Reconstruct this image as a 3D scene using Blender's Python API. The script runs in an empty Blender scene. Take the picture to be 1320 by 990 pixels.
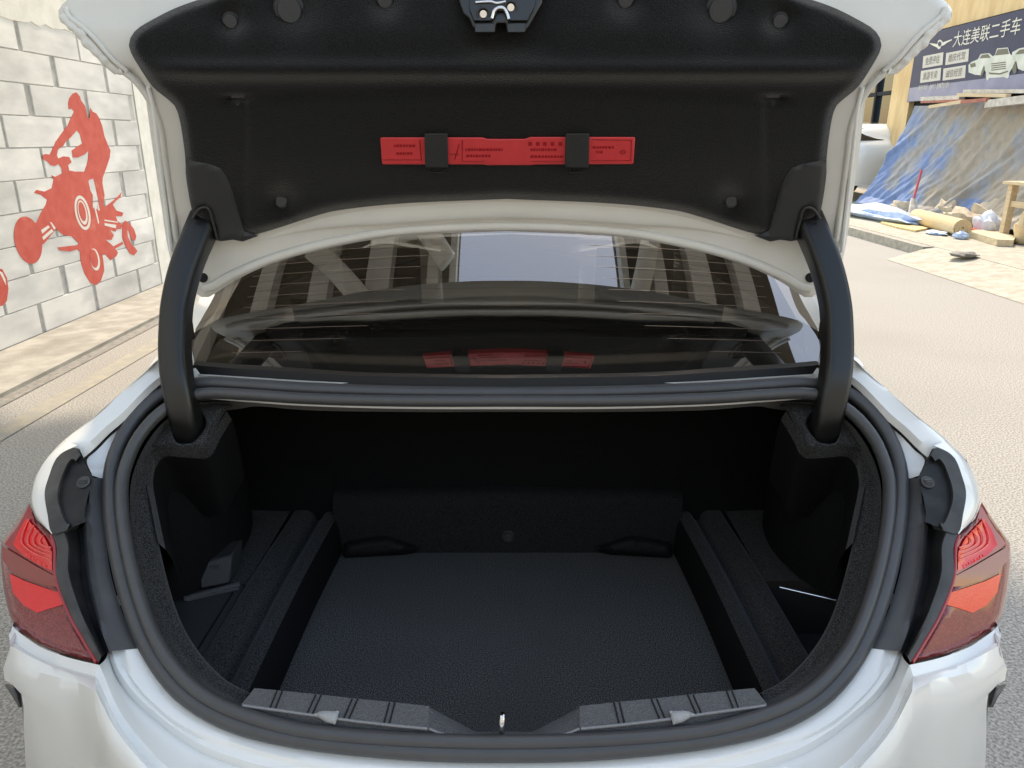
import bpy, bmesh, math, random
from mathutils import Vector, Matrix, geometry
from math import radians, sin, cos, pi, sqrt, atan2

random.seed(7)
scene = bpy.context.scene
COL = scene.collection

# ------------------------------------------------------------------ camera
FPX, CX, CY, H = 950.0, 660.0, 495.0, 1.5
PITCH = math.atan(317 / 950)
SP, CP = sin(PITCH), cos(PITCH)
cam_d = bpy.data.cameras.new('camera')
cam = bpy.data.objects.new('camera', cam_d)
COL.objects.link(cam)
cam.location = (0, 0, H)
cam.rotation_euler = (pi / 2 - PITCH, 0, 0)
cam_d.sensor_width = 36
cam_d.lens = FPX / 1320 * 36
cam_d.clip_start = 0.02
cam_d.clip_end = 2000
scene.camera = cam

# ------------------------------------------------------------------ light
SUN = Vector((0.12, 0.62, 0.78)).normalized()
world = bpy.data.worlds.new('World')
scene.world = world
world.use_nodes = True
wn = world.node_tree
sky = wn.nodes.new('ShaderNodeTexSky')
sky.sky_type = 'NISHITA'
sky.sun_disc = False
sky.sun_elevation = math.asin(SUN.z)
sky.sun_rotation = atan2(SUN.x, SUN.y)
sky.air_density = 1.5
sky.dust_density = 1.0
sky.ozone_density = 1.5
bg = wn.nodes['Background']
bg.inputs['Strength'].default_value = 0.15
wn.links.new(sky.outputs[0], bg.inputs[0])
sun_d = bpy.data.lights.new('sun', 'SUN')
sun_d.energy = 1.35
sun_d.angle = radians(3.0)
sun_d.color = (1.0, 0.975, 0.93)
sun = bpy.data.objects.new('sun', sun_d)
COL.objects.link(sun)
sun.rotation_euler = (-SUN).to_track_quat('-Z', 'Y').to_euler()
sun.location = (0, 0, 20)
scene.view_settings.view_transform = 'Standard'
scene.view_settings.look = 'None'
scene.view_settings.exposure = 1.68
scene.view_settings.gamma = 1
scene.view_settings.use_white_balance = True
scene.view_settings.white_balance_temperature = 8500
scene.view_settings.white_balance_tint = 13
scene.cycles.max_bounces = 10
scene.cycles.transparent_max_bounces = 12

# ------------------------------------------------------------------ materials
MATS = {}
def mat(name, c1, c2=None, rough=0.5, scale=20, detail=4, bump=0.0, bscale=None, metallic=0.0, coat=0.0,
        sheen=0.0, spec=0.5, stretch=(1, 1, 1), contrast=(0.35, 0.65), rnd=0.0, c3=None, s3=1.5, k3=(0.45, 0.6), coat_rough=0.03, world=False):
    m = bpy.data.materials.new(name); m.use_nodes = True
    nt = m.node_tree; N = nt.nodes; L = nt.links
    b = N['Principled BSDF']
    b.inputs['Roughness'].default_value = rough
    b.inputs['Metallic'].default_value = metallic
    b.inputs['Coat Weight'].default_value = coat
    b.inputs['Coat Roughness'].default_value = coat_rough
    b.inputs['Sheen Weight'].default_value = sheen
    b.inputs['Sheen Roughness'].default_value = 0.4
    b.inputs['Specular IOR Level'].default_value = spec
    c1 = tuple(c1) + (1,)
    b.inputs['Base Color'].default_value = c1
    tc = N.new('ShaderNodeTexCoord')
    mp = N.new('ShaderNodeMapping'); mp.inputs['Scale'].default_value = stretch
    if world:
        ge = N.new('ShaderNodeNewGeometry'); L.new(ge.outputs['Position'], mp.inputs[0])
    else: L.new(tc.outputs['Object'], mp.inputs[0])
    col = None
    if c2 is not None:
        nz = N.new('ShaderNodeTexNoise'); nz.inputs['Scale'].default_value = scale; nz.inputs['Detail'].default_value = detail
        L.new(mp.outputs[0], nz.inputs['Vector'])
        rp = N.new('ShaderNodeValToRGB')
        rp.color_ramp.elements[0].position = contrast[0]; rp.color_ramp.elements[1].position = contrast[1]
        rp.color_ramp.elements[0].color = c1; rp.color_ramp.elements[1].color = tuple(c2) + (1,)
        L.new(nz.outputs['Fac'], rp.inputs[0]); col = rp.outputs[0]
    if c3 is not None:
        n3 = N.new('ShaderNodeTexNoise'); n3.inputs['Scale'].default_value = s3; n3.inputs['Detail'].default_value = 5
        L.new(mp.outputs[0], n3.inputs['Vector'])
        r3 = N.new('ShaderNodeValToRGB')
        r3.color_ramp.elements[0].position = k3[0]; r3.color_ramp.elements[1].position = k3[1]
        L.new(n3.outputs['Fac'], r3.inputs[0])
        mx = N.new('ShaderNodeMix'); mx.data_type = 'RGBA'
        L.new(r3.outputs[0], mx.inputs['Factor'])
        if col is not None: L.new(col, mx.inputs['A'])
        else: mx.inputs['A'].default_value = c1
        mx.inputs['B'].default_value = tuple(c3) + (1,)
        col = mx.outputs['Result']
    if rnd:
        oi = N.new('ShaderNodeObjectInfo')
        mr = N.new('ShaderNodeMapRange'); mr.inputs['To Min'].default_value = 1 - rnd; mr.inputs['To Max'].default_value = 1.0
        L.new(oi.outputs['Random'], mr.inputs['Value'])
        hs = N.new('ShaderNodeHueSaturation')
        if col is not None: L.new(col, hs.inputs['Color'])
        else: hs.inputs['Color'].default_value = c1
        L.new(mr.outputs[0], hs.inputs['Value'])
        col = hs.outputs[0]
    if col is not None: L.new(col, b.inputs['Base Color'])
    if bump:
        nb = N.new('ShaderNodeTexNoise'); nb.inputs['Scale'].default_value = bscale or scale; nb.inputs['Detail'].default_value = 3
        L.new(mp.outputs[0], nb.inputs['Vector'])
        bp = N.new('ShaderNodeBump'); bp.inputs['Strength'].default_value = bump; bp.inputs['Distance'].default_value = 0.01
        L.new(nb.outputs['Fac'], bp.inputs['Height']); L.new(bp.outputs[0], b.inputs['Normal'])
    MATS[name] = m
    return m

mat('paint', (0.80, 0.80, 0.775), rough=0.34, coat=1.0, coat_rough=0.02)
mat('paint_warm_shade', (0.70, 0.68, 0.63), (0.65, 0.63, 0.58), rough=0.42, coat=0.35, coat_rough=0.15, scale=9, contrast=(0.3, 0.7), bump=0.02, bscale=60)  # body paint copy with warm ground bounce and shade put into its colour
mat('carpet', (0.010, 0.010, 0.0105), (0.072, 0.071, 0.071), rough=0.95, scale=430, detail=3, bump=0.25, bscale=430, sheen=0.15, spec=0.1, contrast=(0.4, 0.68))
mat('floor_carpet', (0.012, 0.012, 0.012), (0.135, 0.133, 0.132), rough=0.95, scale=430, detail=3, bump=0.18, bscale=430, sheen=0.2, spec=0.1, contrast=(0.40, 0.64), c3=(0.050, 0.049, 0.049), s3=3, k3=(0.55, 0.9))
mat('liner', (0.006, 0.006, 0.006), (0.018, 0.0175, 0.017), rough=0.9, scale=520, detail=3, bump=0.45, bscale=520, sheen=0.35, spec=0.15, contrast=(0.4, 0.65))
mat('rubber', (0.056, 0.056, 0.058), (0.062, 0.062, 0.064), rough=0.40, scale=25, spec=0.55, bump=0.02, bscale=300)
mat('deep_shade_lining', (0.006, 0.006, 0.0065), (0.012, 0.012, 0.0125), rough=0.95, scale=400, bump=0.3, spec=0.1)  # near-black lining; the shade deep in the trunk is put into its colour
mat('riser', (0.010, 0.010, 0.0105), (0.030, 0.030, 0.0305), rough=0.95, scale=400, bump=0.3, spec=0.1)
mat('rubber_dark', (0.010, 0.010, 0.010), rough=0.6, spec=0.3)
mat('arm_plastic', (0.010, 0.0098, 0.0095), rough=0.30, spec=0.5, bump=0.05, bscale=800)
mat('trim_plastic', (0.028, 0.028, 0.029), (0.036, 0.036, 0.037), rough=0.6, scale=700, bump=0.12, bscale=700)
mat('sill_plastic', (0.075, 0.076, 0.079), (0.115, 0.116, 0.12), rough=0.55, scale=420, bump=0.45, bscale=420)
mat('sill_edge_highlight', (0.19, 0.19, 0.195), (0.24, 0.24, 0.245), rough=0.45, scale=300)  # paler grey painting the highlight along the sill's rolled edge
mat('sill_light', (0.30, 0.30, 0.30), (0.36, 0.36, 0.36), rough=0.5, scale=500, bump=0.15, bscale=500)
mat('gutter_plastic', (0.050, 0.051, 0.054), (0.070, 0.071, 0.075), rough=0.42, scale=14, bump=0.03, bscale=200, c3=(0.075, 0.075, 0.075), s3=22, k3=(0.6, 0.78))
mat('bracket_plastic', (0.010, 0.011, 0.012), (0.022, 0.022, 0.023), rough=0.42, spec=0.3, scale=26, c3=(0.05, 0.05, 0.05), s3=18, k3=(0.58, 0.8))
mat('bracket_edge', (0.030, 0.030, 0.030), (0.055, 0.055, 0.055), rough=0.5, scale=30)
mat('tail_bright', (0.85, 0.008, 0.012), (0.72, 0.005, 0.009), rough=0.18, scale=60, coat=0.4, contrast=(0.4, 0.6))
mat('tail_rib', (0.85, 0.05, 0.05), rough=0.15, coat=1.0)
mat('tail_band', (0.26, 0.022, 0.018), rough=0.15, coat=0.55)
mat('tail_low', (0.82, 0.008, 0.016), rough=0.2, coat=0.4, bump=0.1, bscale=260)
mat('tail_grain', (0.15, 0.007, 0.012), (0.32, 0.04, 0.04), rough=0.22, scale=420, coat=0.55, contrast=(0.42, 0.62))
mat('tail_edge', (0.34, 0.005, 0.014), rough=0.15, coat=0.5)
mat('chrome', (0.75, 0.75, 0.75), rough=0.18, metallic=1)
mat('black_metal', (0.06, 0.06, 0.059), rough=0.3, metallic=0.9)
mat('red_case', (0.72, 0.055, 0.06), (0.66, 0.048, 0.052), rough=0.42, scale=30)
mat('red_print', (0.36, 0.006, 0.012), rough=0.5)
mat('strap_band', (0.020, 0.020, 0.019), (0.030, 0.030, 0.029), rough=0.6, scale=300, stretch=(1, 1, 4), bump=0.1)
mat('seat', (0.012, 0.012, 0.012), rough=0.8)
mat('tyre', (0.02, 0.02, 0.02), rough=0.8)
mat('alloy', (0.5, 0.5, 0.52), rough=0.3, metallic=0.9)
mat('dark_glass', (0.012, 0.014, 0.016), rough=0.04, spec=0.4)
mat('defroster', (0.13, 0.10, 0.08), rough=0.5)
mat('asphalt', (0.18, 0.17, 0.152), (0.44, 0.42, 0.385), rough=0.9, scale=115, detail=9, bump=0.04, bscale=120, contrast=(0.37, 0.63), c3=(0.25, 0.235, 0.21), s3=0.55, k3=(0.48, 0.95))
mat('concrete', (0.34, 0.31, 0.245), (0.46, 0.43, 0.355), rough=0.9, scale=9, detail=8, bump=0.25, bscale=60)
mat('pavement_concrete', (0.28, 0.265, 0.23), (0.40, 0.38, 0.335), rough=0.9, scale=7, detail=9, bump=0.25, bscale=60, c3=(0.21, 0.195, 0.165), s3=1.8, k3=(0.5, 0.8))
mat('kerb_stone', (0.30, 0.28, 0.24), (0.42, 0.39, 0.33), rough=0.9, scale=14, detail=6, bump=0.3, bscale=60)
mat('gutter_dark', (0.19, 0.18, 0.16), (0.28, 0.265, 0.24), rough=0.95, scale=25, bump=0.3)
mat('yellow_line', (0.37, 0.335, 0.26), (0.30, 0.285, 0.25), rough=0.9, scale=12, detail=6, contrast=(0.35, 0.6), bump=0.4, bscale=110)
mat('plaster', (0.68, 0.67, 0.60), (0.78, 0.77, 0.71), rough=0.9, scale=7, detail=8, bump=0.2, bscale=70)
mat('block_paint', (0.64, 0.635, 0.615), (0.82, 0.81, 0.77), rough=0.9, scale=5, detail=8, bump=0.08, bscale=60, stretch=(1, 0.6, 1.6), rnd=0.16, contrast=(0.3, 0.62), c3=(0.46, 0.45, 0.43), s3=1.5, k3=(0.50, 0.74), world=True)
mat('joint_grey', (0.34, 0.335, 0.32), (0.47, 0.46, 0.435), rough=0.9, scale=14, detail=5, bump=0.1)
mat('mural_red', (0.54, 0.080, 0.058), (0.62, 0.12, 0.09), rough=0.85, scale=10, detail=6, contrast=(0.3, 0.7), c3=(0.66, 0.22, 0.17), s3=6, k3=(0.62, 0.8), bump=0.15, bscale=60)
mat('mural_white', (0.70, 0.68, 0.62), rough=0.9)
mat('wood_panel', (0.60, 0.40, 0.19), (0.72, 0.52, 0.27), rough=0.7, scale=5, detail=6, stretch=(1, 1, 0.25), bump=0.05)
mat('sign_blue', (0.016, 0.023, 0.070), (0.024, 0.032, 0.085), rough=0.5, scale=2, spec=0.25)
mat('sign_pale', (0.13, 0.15, 0.28), (0.19, 0.21, 0.34), rough=0.4, scale=3)
mat('sign_text', (0.62, 0.60, 0.52), rough=0.5)
mat('sign_box', (0.50, 0.48, 0.44), rough=0.5)
mat('sign_box_text', (0.10, 0.09, 0.09), rough=0.5)
mat('sign_car', (0.46, 0.50, 0.45), (0.60, 0.62, 0.57), rough=0.5, scale=4)
mat('sign_car_dark', (0.04, 0.05, 0.04), rough=0.4)
mat('shop_glass', (0.015, 0.028, 0.038), rough=0.08, spec=0.3)
mat('plank', (0.55, 0.42, 0.26), (0.66, 0.54, 0.36), rough=0.8, scale=10, detail=6, stretch=(3, 0.4, 3))
mat('plank_red', (0.34, 0.11, 0.08), (0.44, 0.19, 0.13), rough=0.8, scale=10)
mat('plank_grey', (0.44, 0.40, 0.35), (0.60, 0.56, 0.50), rough=0.8, scale=12)
mat('board_yellow', (0.62, 0.46, 0.20), (0.72, 0.58, 0.30), rough=0.85, scale=14, detail=6)
mat('roll_carpet', (0.56, 0.41, 0.23), (0.66, 0.51, 0.31), rough=0.95, scale=60, bump=0.3)
mat('sack', (0.44, 0.36, 0.26), (0.56, 0.47, 0.35), rough=0.95, scale=10, detail=6, bump=0.3, bscale=20)
mat('plastic_blue', (0.36, 0.50, 0.75), (0.55, 0.65, 0.80), rough=0.5, scale=12)
mat('plastic_white', (0.66, 0.68, 0.70), (0.50, 0.55, 0.64), rough=0.5, scale=12)
mat('dark_void', (0.012, 0.014, 0.020), rough=0.9)
mat('orange_plastic', (0.75, 0.12, 0.05), rough=0.5)
mat('handle_red', (0.62, 0.10, 0.12), rough=0.5)
mat('steel_white', (0.70, 0.69, 0.66), (0.62, 0.60, 0.56), rough=0.5, scale=3)
mat('added_building_wall', (0.40, 0.39, 0.37), (0.48, 0.47, 0.45), rough=0.9, scale=12)
mat('ceiling_brown', (0.10, 0.082, 0.060), (0.13, 0.11, 0.08), rough=0.8, scale=2)

def tarp_material():
    m = bpy.data.materials.new('tarp'); m.use_nodes = True
    nt = m.node_tree; N = nt.nodes; L = nt.links; b = N['Principled BSDF']
    b.inputs['Roughness'].default_value = 0.65
    at = N.new('ShaderNodeAttribute'); at.attribute_name = 'blue'
    tc = N.new('ShaderNodeTexCoord')
    nz = N.new('ShaderNodeTexNoise'); nz.inputs['Scale'].default_value = 2.2; nz.inputs['Detail'].default_value = 6
    L.new(tc.outputs['Object'], nz.inputs['Vector'])
    ad = N.new('ShaderNodeMath'); ad.operation = 'ADD'
    sc = N.new('ShaderNodeMath'); sc.operation = 'MULTIPLY_ADD'; sc.inputs[1].default_value = 0.8; sc.inputs[2].default_value = -0.40
    L.new(nz.outputs['Fac'], sc.inputs[0]); L.new(sc.outputs[0], ad.inputs[0]); L.new(at.outputs['Fac'], ad.inputs[1])
    rp = N.new('ShaderNodeValToRGB')
    e = rp.color_ramp.elements
    e[0].position = 0.30; e[0].color = (0.28, 0.235, 0.18, 1)
    e[1].position = 0.62; e[1].color = (0.11, 0.185, 0.36, 1)
    k = e.new(0.46); k.color = (0.22, 0.235, 0.26, 1)
    L.new(ad.outputs[0], rp.inputs[0])
    n2 = N.new('ShaderNodeTexNoise'); n2.inputs['Scale'].default_value = 9; n2.inputs['Detail'].default_value = 7
    L.new(tc.outputs['Object'], n2.inputs['Vector'])
    mr = N.new('ShaderNodeMapRange'); mr.inputs['To Min'].default_value = 0.72; mr.inputs['To Max'].default_value = 1.25
    L.new(n2.outputs['Fac'], mr.inputs['Value'])
    hs = N.new('ShaderNodeHueSaturation'); L.new(rp.outputs[0], hs.inputs['Color']); L.new(mr.outputs[0], hs.inputs['Value'])
    L.new(hs.outputs[0], b.inputs['Base Color'])
    bp = N.new('ShaderNodeBump'); bp.inputs['Strength'].default_value = 0.35; bp.inputs['Distance'].default_value = 0.05
    L.new(n2.outputs['Fac'], bp.inputs['Height']); L.new(bp.outputs[0], b.inputs['Normal'])
    MATS['tarp'] = m
tarp_material()

def window_material():
    m = bpy.data.materials.new('rear_glass'); m.use_nodes = True
    nt = m.node_tree; N = nt.nodes; L = nt.links
    N.remove(N['Principled BSDF'])
    out = N['Material Output']
    tr = N.new('ShaderNodeBsdfTransparent'); tr.inputs[0].default_value = (0.20, 0.20, 0.19, 1)
    gl = N.new('ShaderNodeBsdfGlossy'); gl.inputs['Roughness'].default_value = 0.0; gl.inputs[0].default_value = (1, 1, 1, 1)
    fr = N.new('ShaderNodeFresnel'); fr.inputs[0].default_value = 2.6
    mx = N.new('ShaderNodeMixShader')
    df = N.new('ShaderNodeBsdfDiffuse'); df.inputs[0].default_value = (0.35, 0.33, 0.30, 1)
    tc = N.new('ShaderNodeTexCoord'); nz = N.new('ShaderNodeTexNoise'); nz.inputs['Scale'].default_value = 160; nz.inputs['Detail'].default_value = 4
    L.new(tc.outputs['Object'], nz.inputs['Vector'])
    rp = N.new('ShaderNodeMapRange'); rp.inputs['From Min'].default_value = 0.55; rp.inputs['From Max'].default_value = 0.85; rp.inputs['To Min'].default_value = 0.006; rp.inputs['To Max'].default_value = 0.07
    L.new(nz.outputs['Fac'], rp.inputs['Value'])
    dm = N.new('ShaderNodeMixShader'); L.new(rp.outputs[0], dm.inputs[0]); L.new(tr.outputs[0], dm.inputs[1]); L.new(df.outputs[0], dm.inputs[2])
    L.new(fr.outputs[0], mx.inputs[0]); L.new(dm.outputs[0], mx.inputs[1]); L.new(gl.outputs[0], mx.inputs[2])
    L.new(mx.outputs[0], out.inputs[0])
    MATS['rear_glass'] = m
window_material()

# ------------------------------------------------------------------ geometry helpers
X0 = -0.011                       # the car's centre line
def ray(u, v):
    x = (u - CX) / FPX; y = (v - CY) / FPX
    return x, CP - y * SP, -SP - y * CP
def at_s(u, v, s):
    x, f, g = ray(u, v); return Vector((x * s, f * s, H + g * s))
def atY(u, v, Y): return at_s(u, v, Y / ray(u, v)[1])
def atZ(u, v, z): return at_s(u, v, (z - H) / ray(u, v)[2])
def atX(u, v, X): return at_s(u, v, X / ray(u, v)[0])
def half(p, u=0):
    q = Vector((p.x - X0, p.y, p.z))
    if u >= 651.5: q.x = 0.0
    return q
def opY(v, h=0.0):
    x, f, g = ray(0, v)
    return (H - 0.1004 - 1.235 * h) / (0.725 - g / f)
def OP(u, v, h=0.0): return half(atY(u, v, opY(v, h)), u)
def interp(tab, t):
    if t <= tab[0][0]: return tab[0][1]
    for (a, x), (b, y) in zip(tab, tab[1:]):
        if t <= b: return x + (y - x) * (t - a) / (b - a)
    return tab[-1][1]
UIN = [(560, 110), (577, 96), (589, 76), (636, 60), (686, 67), (743, 73), (790, 90), (825, 110), (856, 128), (900, 145), (990, 215)]
def SIDE(u, v, h=0.02, k=0.0007):
    Y = opY(v, h) + k * max(0, interp(UIN, v) - u)
    return half(atY(u, v, Y), u)
N_OP = Vector((0, -0.587, 0.8096))

def crom(pts, n, closed=False):
    """catmull-rom through pts, resampled to n points evenly by length"""
    P = [Vector(p) for p in pts]
    dense = []
    m = len(P)
    for i in range(m - (0 if closed else 1)):
        p1, p2 = P[i], P[(i + 1) % m]
        p0 = P[i - 1] if (i > 0 or closed) else p1 * 2 - p2
        p3 = P[(i + 2) % m] if (i + 2 < m or closed) else p2 * 2 - p1
        for k in range(16):
            t = k / 16
            dense.append(0.5 * ((2 * p1) + (p2 - p0) * t + (2 * p0 - 5 * p1 + 4 * p2 - p3) * t * t + (3 * p1 - p0 - 3 * p2 + p3) * t ** 3))
    dense.append(P[0] if closed else P[-1])
    return resample(dense, n)
def resample(D, n):
    acc = [0.0]
    for a, b in zip(D, D[1:]): acc.append(acc[-1] + (b - a).length)
    out = []; j = 0
    for i in range(n):
        t = acc[-1] * i / (n - 1)
        while j < len(D) - 2 and acc[j + 1] < t: j += 1
        seg = acc[j + 1] - acc[j]
        out.append(D[j].lerp(D[j + 1], (t - acc[j]) / seg if seg > 1e-9 else 0))
    return out
def loft(rails, n, smooth=True, sub=1):
    R = [crom(r, n) if smooth else resample([Vector(p) for p in r], n) for r in rails]
    if sub > 1:                    # smooth across the rails too
        cols = [crom([r[i] for r in R], (len(R) - 1) * sub + 1) for i in range(n)]
        R = [[c[j] for c in cols] for j in range((len(rails) - 1) * sub + 1)]
    V = [p for r in R for p in r]; Fc = []
    for a in range(len(R) - 1):
        for i in range(n - 1):
            Fc.append((a * n + i, a * n + i + 1, (a + 1) * n + i + 1, (a + 1) * n + i))
    return V, Fc
def sweep(path, sect, nrm, cap=True, scale=None):
    """sweep a closed section [(a,b)] along path; nrm = vector or list"""
    V = []; Fc = []; m = len(sect)
    for i, p in enumerate(path):
        t = (path[min(i + 1, len(path) - 1)] - path[max(i - 1, 0)]).normalized()
        n0 = nrm[i] if isinstance(nrm, list) else nrm
        n = (n0 - t * n0.dot(t)).normalized(); b = t.cross(n)
        s = scale[i] if scale else 1
        for a, c in sect: V.append(p + b * (a * s) + n * (c * s))
    for i in range(len(path) - 1):
        for j in range(m):
            Fc.append((i * m + j, i * m + (j + 1) % m, (i + 1) * m + (j + 1) % m, (i + 1) * m + j))
    if cap:
        Fc.append(tuple(range(m))); Fc.append(tuple((len(path) - 1) * m + j for j in range(m)))
    return V, Fc
def circ(r, n=12, ry=None): return [(r * cos(2 * pi * k / n), (ry or r) * sin(2 * pi * k / n)) for k in range(n)]
def rrect(w, h, r, n=4):
    out = []
    for cx, cy, a0 in ((w - r, h - r, 0), (-w + r, h - r, 90), (-w + r, -h + r, 180), (w - r, -h + r, 270)):
        for k in range(n + 1):
            a = radians(a0 + 90 * k / n); out.append((cx + r * cos(a), cy + r * sin(a)))
    return out
def mirror(V, Fc):
    n = len(V)
    return list(V) + [Vector((-p.x, p.y, p.z)) for p in V], list(Fc) + [tuple(n + i for i in reversed(f)) for f in Fc]
def join(*ms):
    V = []; Fc = []
    for v, f in ms:
        o = len(V); V += list(v); Fc += [tuple(o + i for i in q) for q in f]
    return V, Fc
def shift(m, d): return [p + Vector(d) for p in m[0]], m[1]
def box(x0, x1, y0, y1, z0, z1):
    V = [Vector((x, y, z)) for z in (z0, z1) for y in (y0, y1) for x in (x0, x1)]
    return V, [(0, 2, 3, 1), (4, 5, 7, 6), (0, 1, 5, 4), (2, 6, 7, 3), (0, 4, 6, 2), (1, 3, 7, 5)]
def tube(a, b, r, n=10):
    a = Vector(a); b = Vector(b); up = Vector((0, 0, 1)) if abs((b - a).normalized().z) < 0.9 else Vector((0, 1, 0))
    return sweep([a, b], circ(r, n), up)
def beam(a, b, w, h):
    a = Vector(a); b = Vector(b); up = Vector((0, 0, 1)) if abs((b - a).normalized().z) < 0.9 else Vector((0, 1, 0))
    return sweep([a, b], [(-w, -h), (w, -h), (w, h), (-w, h)], up)

def poly_dist(poly, p, skip=None):
    best = 1e9
    for i in range(len(poly)):
        a = poly[i]; b = poly[(i + 1) % len(poly)]
        if skip and skip(a, b): continue
        ab = (b[0] - a[0], b[1] - a[1]); L2 = ab[0] ** 2 + ab[1] ** 2
        t = 0 if L2 == 0 else max(0, min(1, ((p[0] - a[0]) * ab[0] + (p[1] - a[1]) * ab[1]) / L2))
        d = math.hypot(p[0] - a[0] - t * ab[0], p[1] - a[1] - t * ab[1])
        best = min(best, d)
    return best
def inside(poly, p):
    c = False; j = len(poly) - 1
    for i in range(len(poly)):
        a, b = poly[i], poly[j]
        if (a[1] > p[1]) != (b[1] > p[1]) and p[0] < (b[0] - a[0]) * (p[1] - a[1]) / (b[1] - a[1]) + a[0]: c = not c
        j = i
    return c
CENTRE = lambda a, b: a[0] >= 651.5 and b[0] >= 651.5
def sm2(poly, n, closed=True):
    return [(p.x, p.y) for p in crom([Vector((a, b, 0)) for a, b in poly], n + (1 if closed else 0), closed)][:n]
def patch(poly, fn, step=12, skip=CENTRE):
    """triangulated sheet inside a traced outline; fn(u,v,d) gives the point in the place, d = distance to the outline"""
    dense = []
    for i in range(len(poly)):
        a = poly[i]; b = poly[(i + 1) % len(poly)]
        k = max(1, int(math.hypot(b[0] - a[0], b[1] - a[1]) / step))
        for q in range(k): dense.append((a[0] + (b[0] - a[0]) * q / k, a[1] + (b[1] - a[1]) * q / k))
    n = len(dense); pts = [Vector(p) for p in dense]
    us = [p[0] for p in poly]; vs = [p[1] for p in poly]
    y = min(vs) + step * 0.5; row = 0
    while y < max(vs):
        x = min(us) + (step * 0.5 if row % 2 else 0)
        while x < max(us):
            if inside(poly, (x, y)) and poly_dist(poly, (x, y)) > step * 0.45: pts.append(Vector((x, y)))
            x += step
        y += step * 0.87; row += 1
    r = geometry.delaunay_2d_cdt(pts, [(i, (i + 1) % n) for i in range(n)], [], 1, 1e-4)
    P2 = r[0]; Fc = [tuple(f) for f in r[2]]
    V = [fn(p.x, p.y, poly_dist(poly, p, skip)) for p in P2]
    return V, Fc, P2
def slab(poly, fn, back, step=12):
    """patch with a back sheet (back(u,v)) and side walls"""
    V, Fc, P2 = patch(poly, fn, step)
    n = len(V); W = V + [back(p.x, p.y) for p in P2]
    cnt = {}
    for f in Fc:
        for a, b in zip(f, f[1:] + f[:1]): cnt.setdefault((min(a, b), max(a, b)), []).append((a, b))
    G = Fc + [tuple(n + i for i in reversed(f)) for f in Fc]
    for k, l in cnt.items():
        if len(l) == 1:
            a, b = l[0]
            if P2[a].x >= 651.5 and P2[b].x >= 651.5: continue
            G.append((b, a, n + a, n + b))
    return W, G

def mk(name, m, material, parent=None, smooth=True, label=None, cat=None, group=None, kind=None, org=None, bevel=0, subsurf=0, solid=0, weld=True, angle=50):
    V, Fc = m
    me = bpy.data.meshes.new(name)
    me.from_pydata([tuple(p) for p in V], [], [tuple(f) for f in Fc])
    bm = bmesh.new(); bm.from_mesh(me)
    if weld: bmesh.ops.remove_doubles(bm, verts=bm.verts, dist=1e-5)
    bmesh.ops.recalc_face_normals(bm, faces=bm.faces)
    bm.to_mesh(me); bm.free()
    mats = material if isinstance(material, list) else [material]
    for x in mats: me.materials.append(MATS[x])
    if smooth:
        me.polygons.foreach_set('use_smooth', [True] * len(me.polygons))
        me.set_sharp_from_angle(angle=radians(angle))
    o = bpy.data.objects.new(name, me)
    COL.objects.link(o)
    if parent is not None:
        o.parent = parent
        if parent.type == 'EMPTY': o.location = -parent.location
    elif org is not None:
        me.transform(Matrix.Translation(-Vector(org))); o.location = org
    if solid:
        md = o.modifiers.new('thickness', 'SOLIDIFY'); md.thickness = solid; md.offset = 0
    if bevel:
        md = o.modifiers.new('bevel', 'BEVEL'); md.width = bevel; md.segments = 2; md.limit_method = 'ANGLE'
    if subsurf:
        md = o.modifiers.new('smooth', 'SUBSURF'); md.levels = subsurf; md.render_levels = subsurf
    tag(o, label, cat, group, kind)
    return o
def tag(o, label=None, cat=None, group=None, kind=None):
    if label: o['label'] = label
    if cat: o['category'] = cat
    if group: o['group'] = group
    if kind: o['kind'] = kind
    return o
def empty(name, loc, label, cat, group=None):
    o = bpy.data.objects.new(name, None); COL.objects.link(o); o.location = loc; o.empty_display_size = 0.1
    return tag(o, label, cat, group)

# ------------------------------------------------------------------ ground
def sheet(x0, x1, y0, y1, z, nx=1, ny=1):
    V = [Vector((x0 + (x1 - x0) * i / nx, y0 + (y1 - y0) * j / ny, z)) for j in range(ny + 1) for i in range(nx + 1)]
    return V, [(j * (nx + 1) + i, j * (nx + 1) + i + 1, (j + 1) * (nx + 1) + i + 1, (j + 1) * (nx + 1) + i) for j in range(ny) for i in range(nx)]
mk('road', sheet(-150, 150, -100, 300, 0), 'asphalt', kind='structure', smooth=False)
WALLX = -3.73
mk('pavement', box(-3.72, -3.10, -6, 8.6, -0.05, 0.03), 'pavement_concrete', kind='structure', smooth=False)
mk('gutter_strip', sheet(-3.10, -3.0, -6, 14, 0.005), 'gutter_dark', kind='structure', smooth=False)
mk('road_line', sheet(-2.80, -2.66, -6, 14, 0.005), 'yellow_line', kind='structure', smooth=False)
KX = 5.62
mk('shop_pavement', box(KX, 20, -4, 40, -0.05, 0.13), 'concrete', kind='structure', smooth=False)
kerb = mk('kerb', box(KX - 0.14, KX - 0.004, 9.9, 40, -0.05, 0.125), 'kerb_stone', kind='structure', smooth=False)
ramp = mk('kerb_ramp', ([Vector(p) for p in [(KX - 0.75, -4, 0.004), (KX - 0.75, 9.6, 0.004), (KX - 0.16, 9.85, 0.10), (KX - 0.004, 9.85, 0.126), (KX - 0.004, -4, 0.126), (KX - 0.2, -4, 0.10)]],
     [(0, 1, 2, 5), (5, 2, 3, 4)]), 'concrete', kind='structure', smooth=False)

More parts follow.
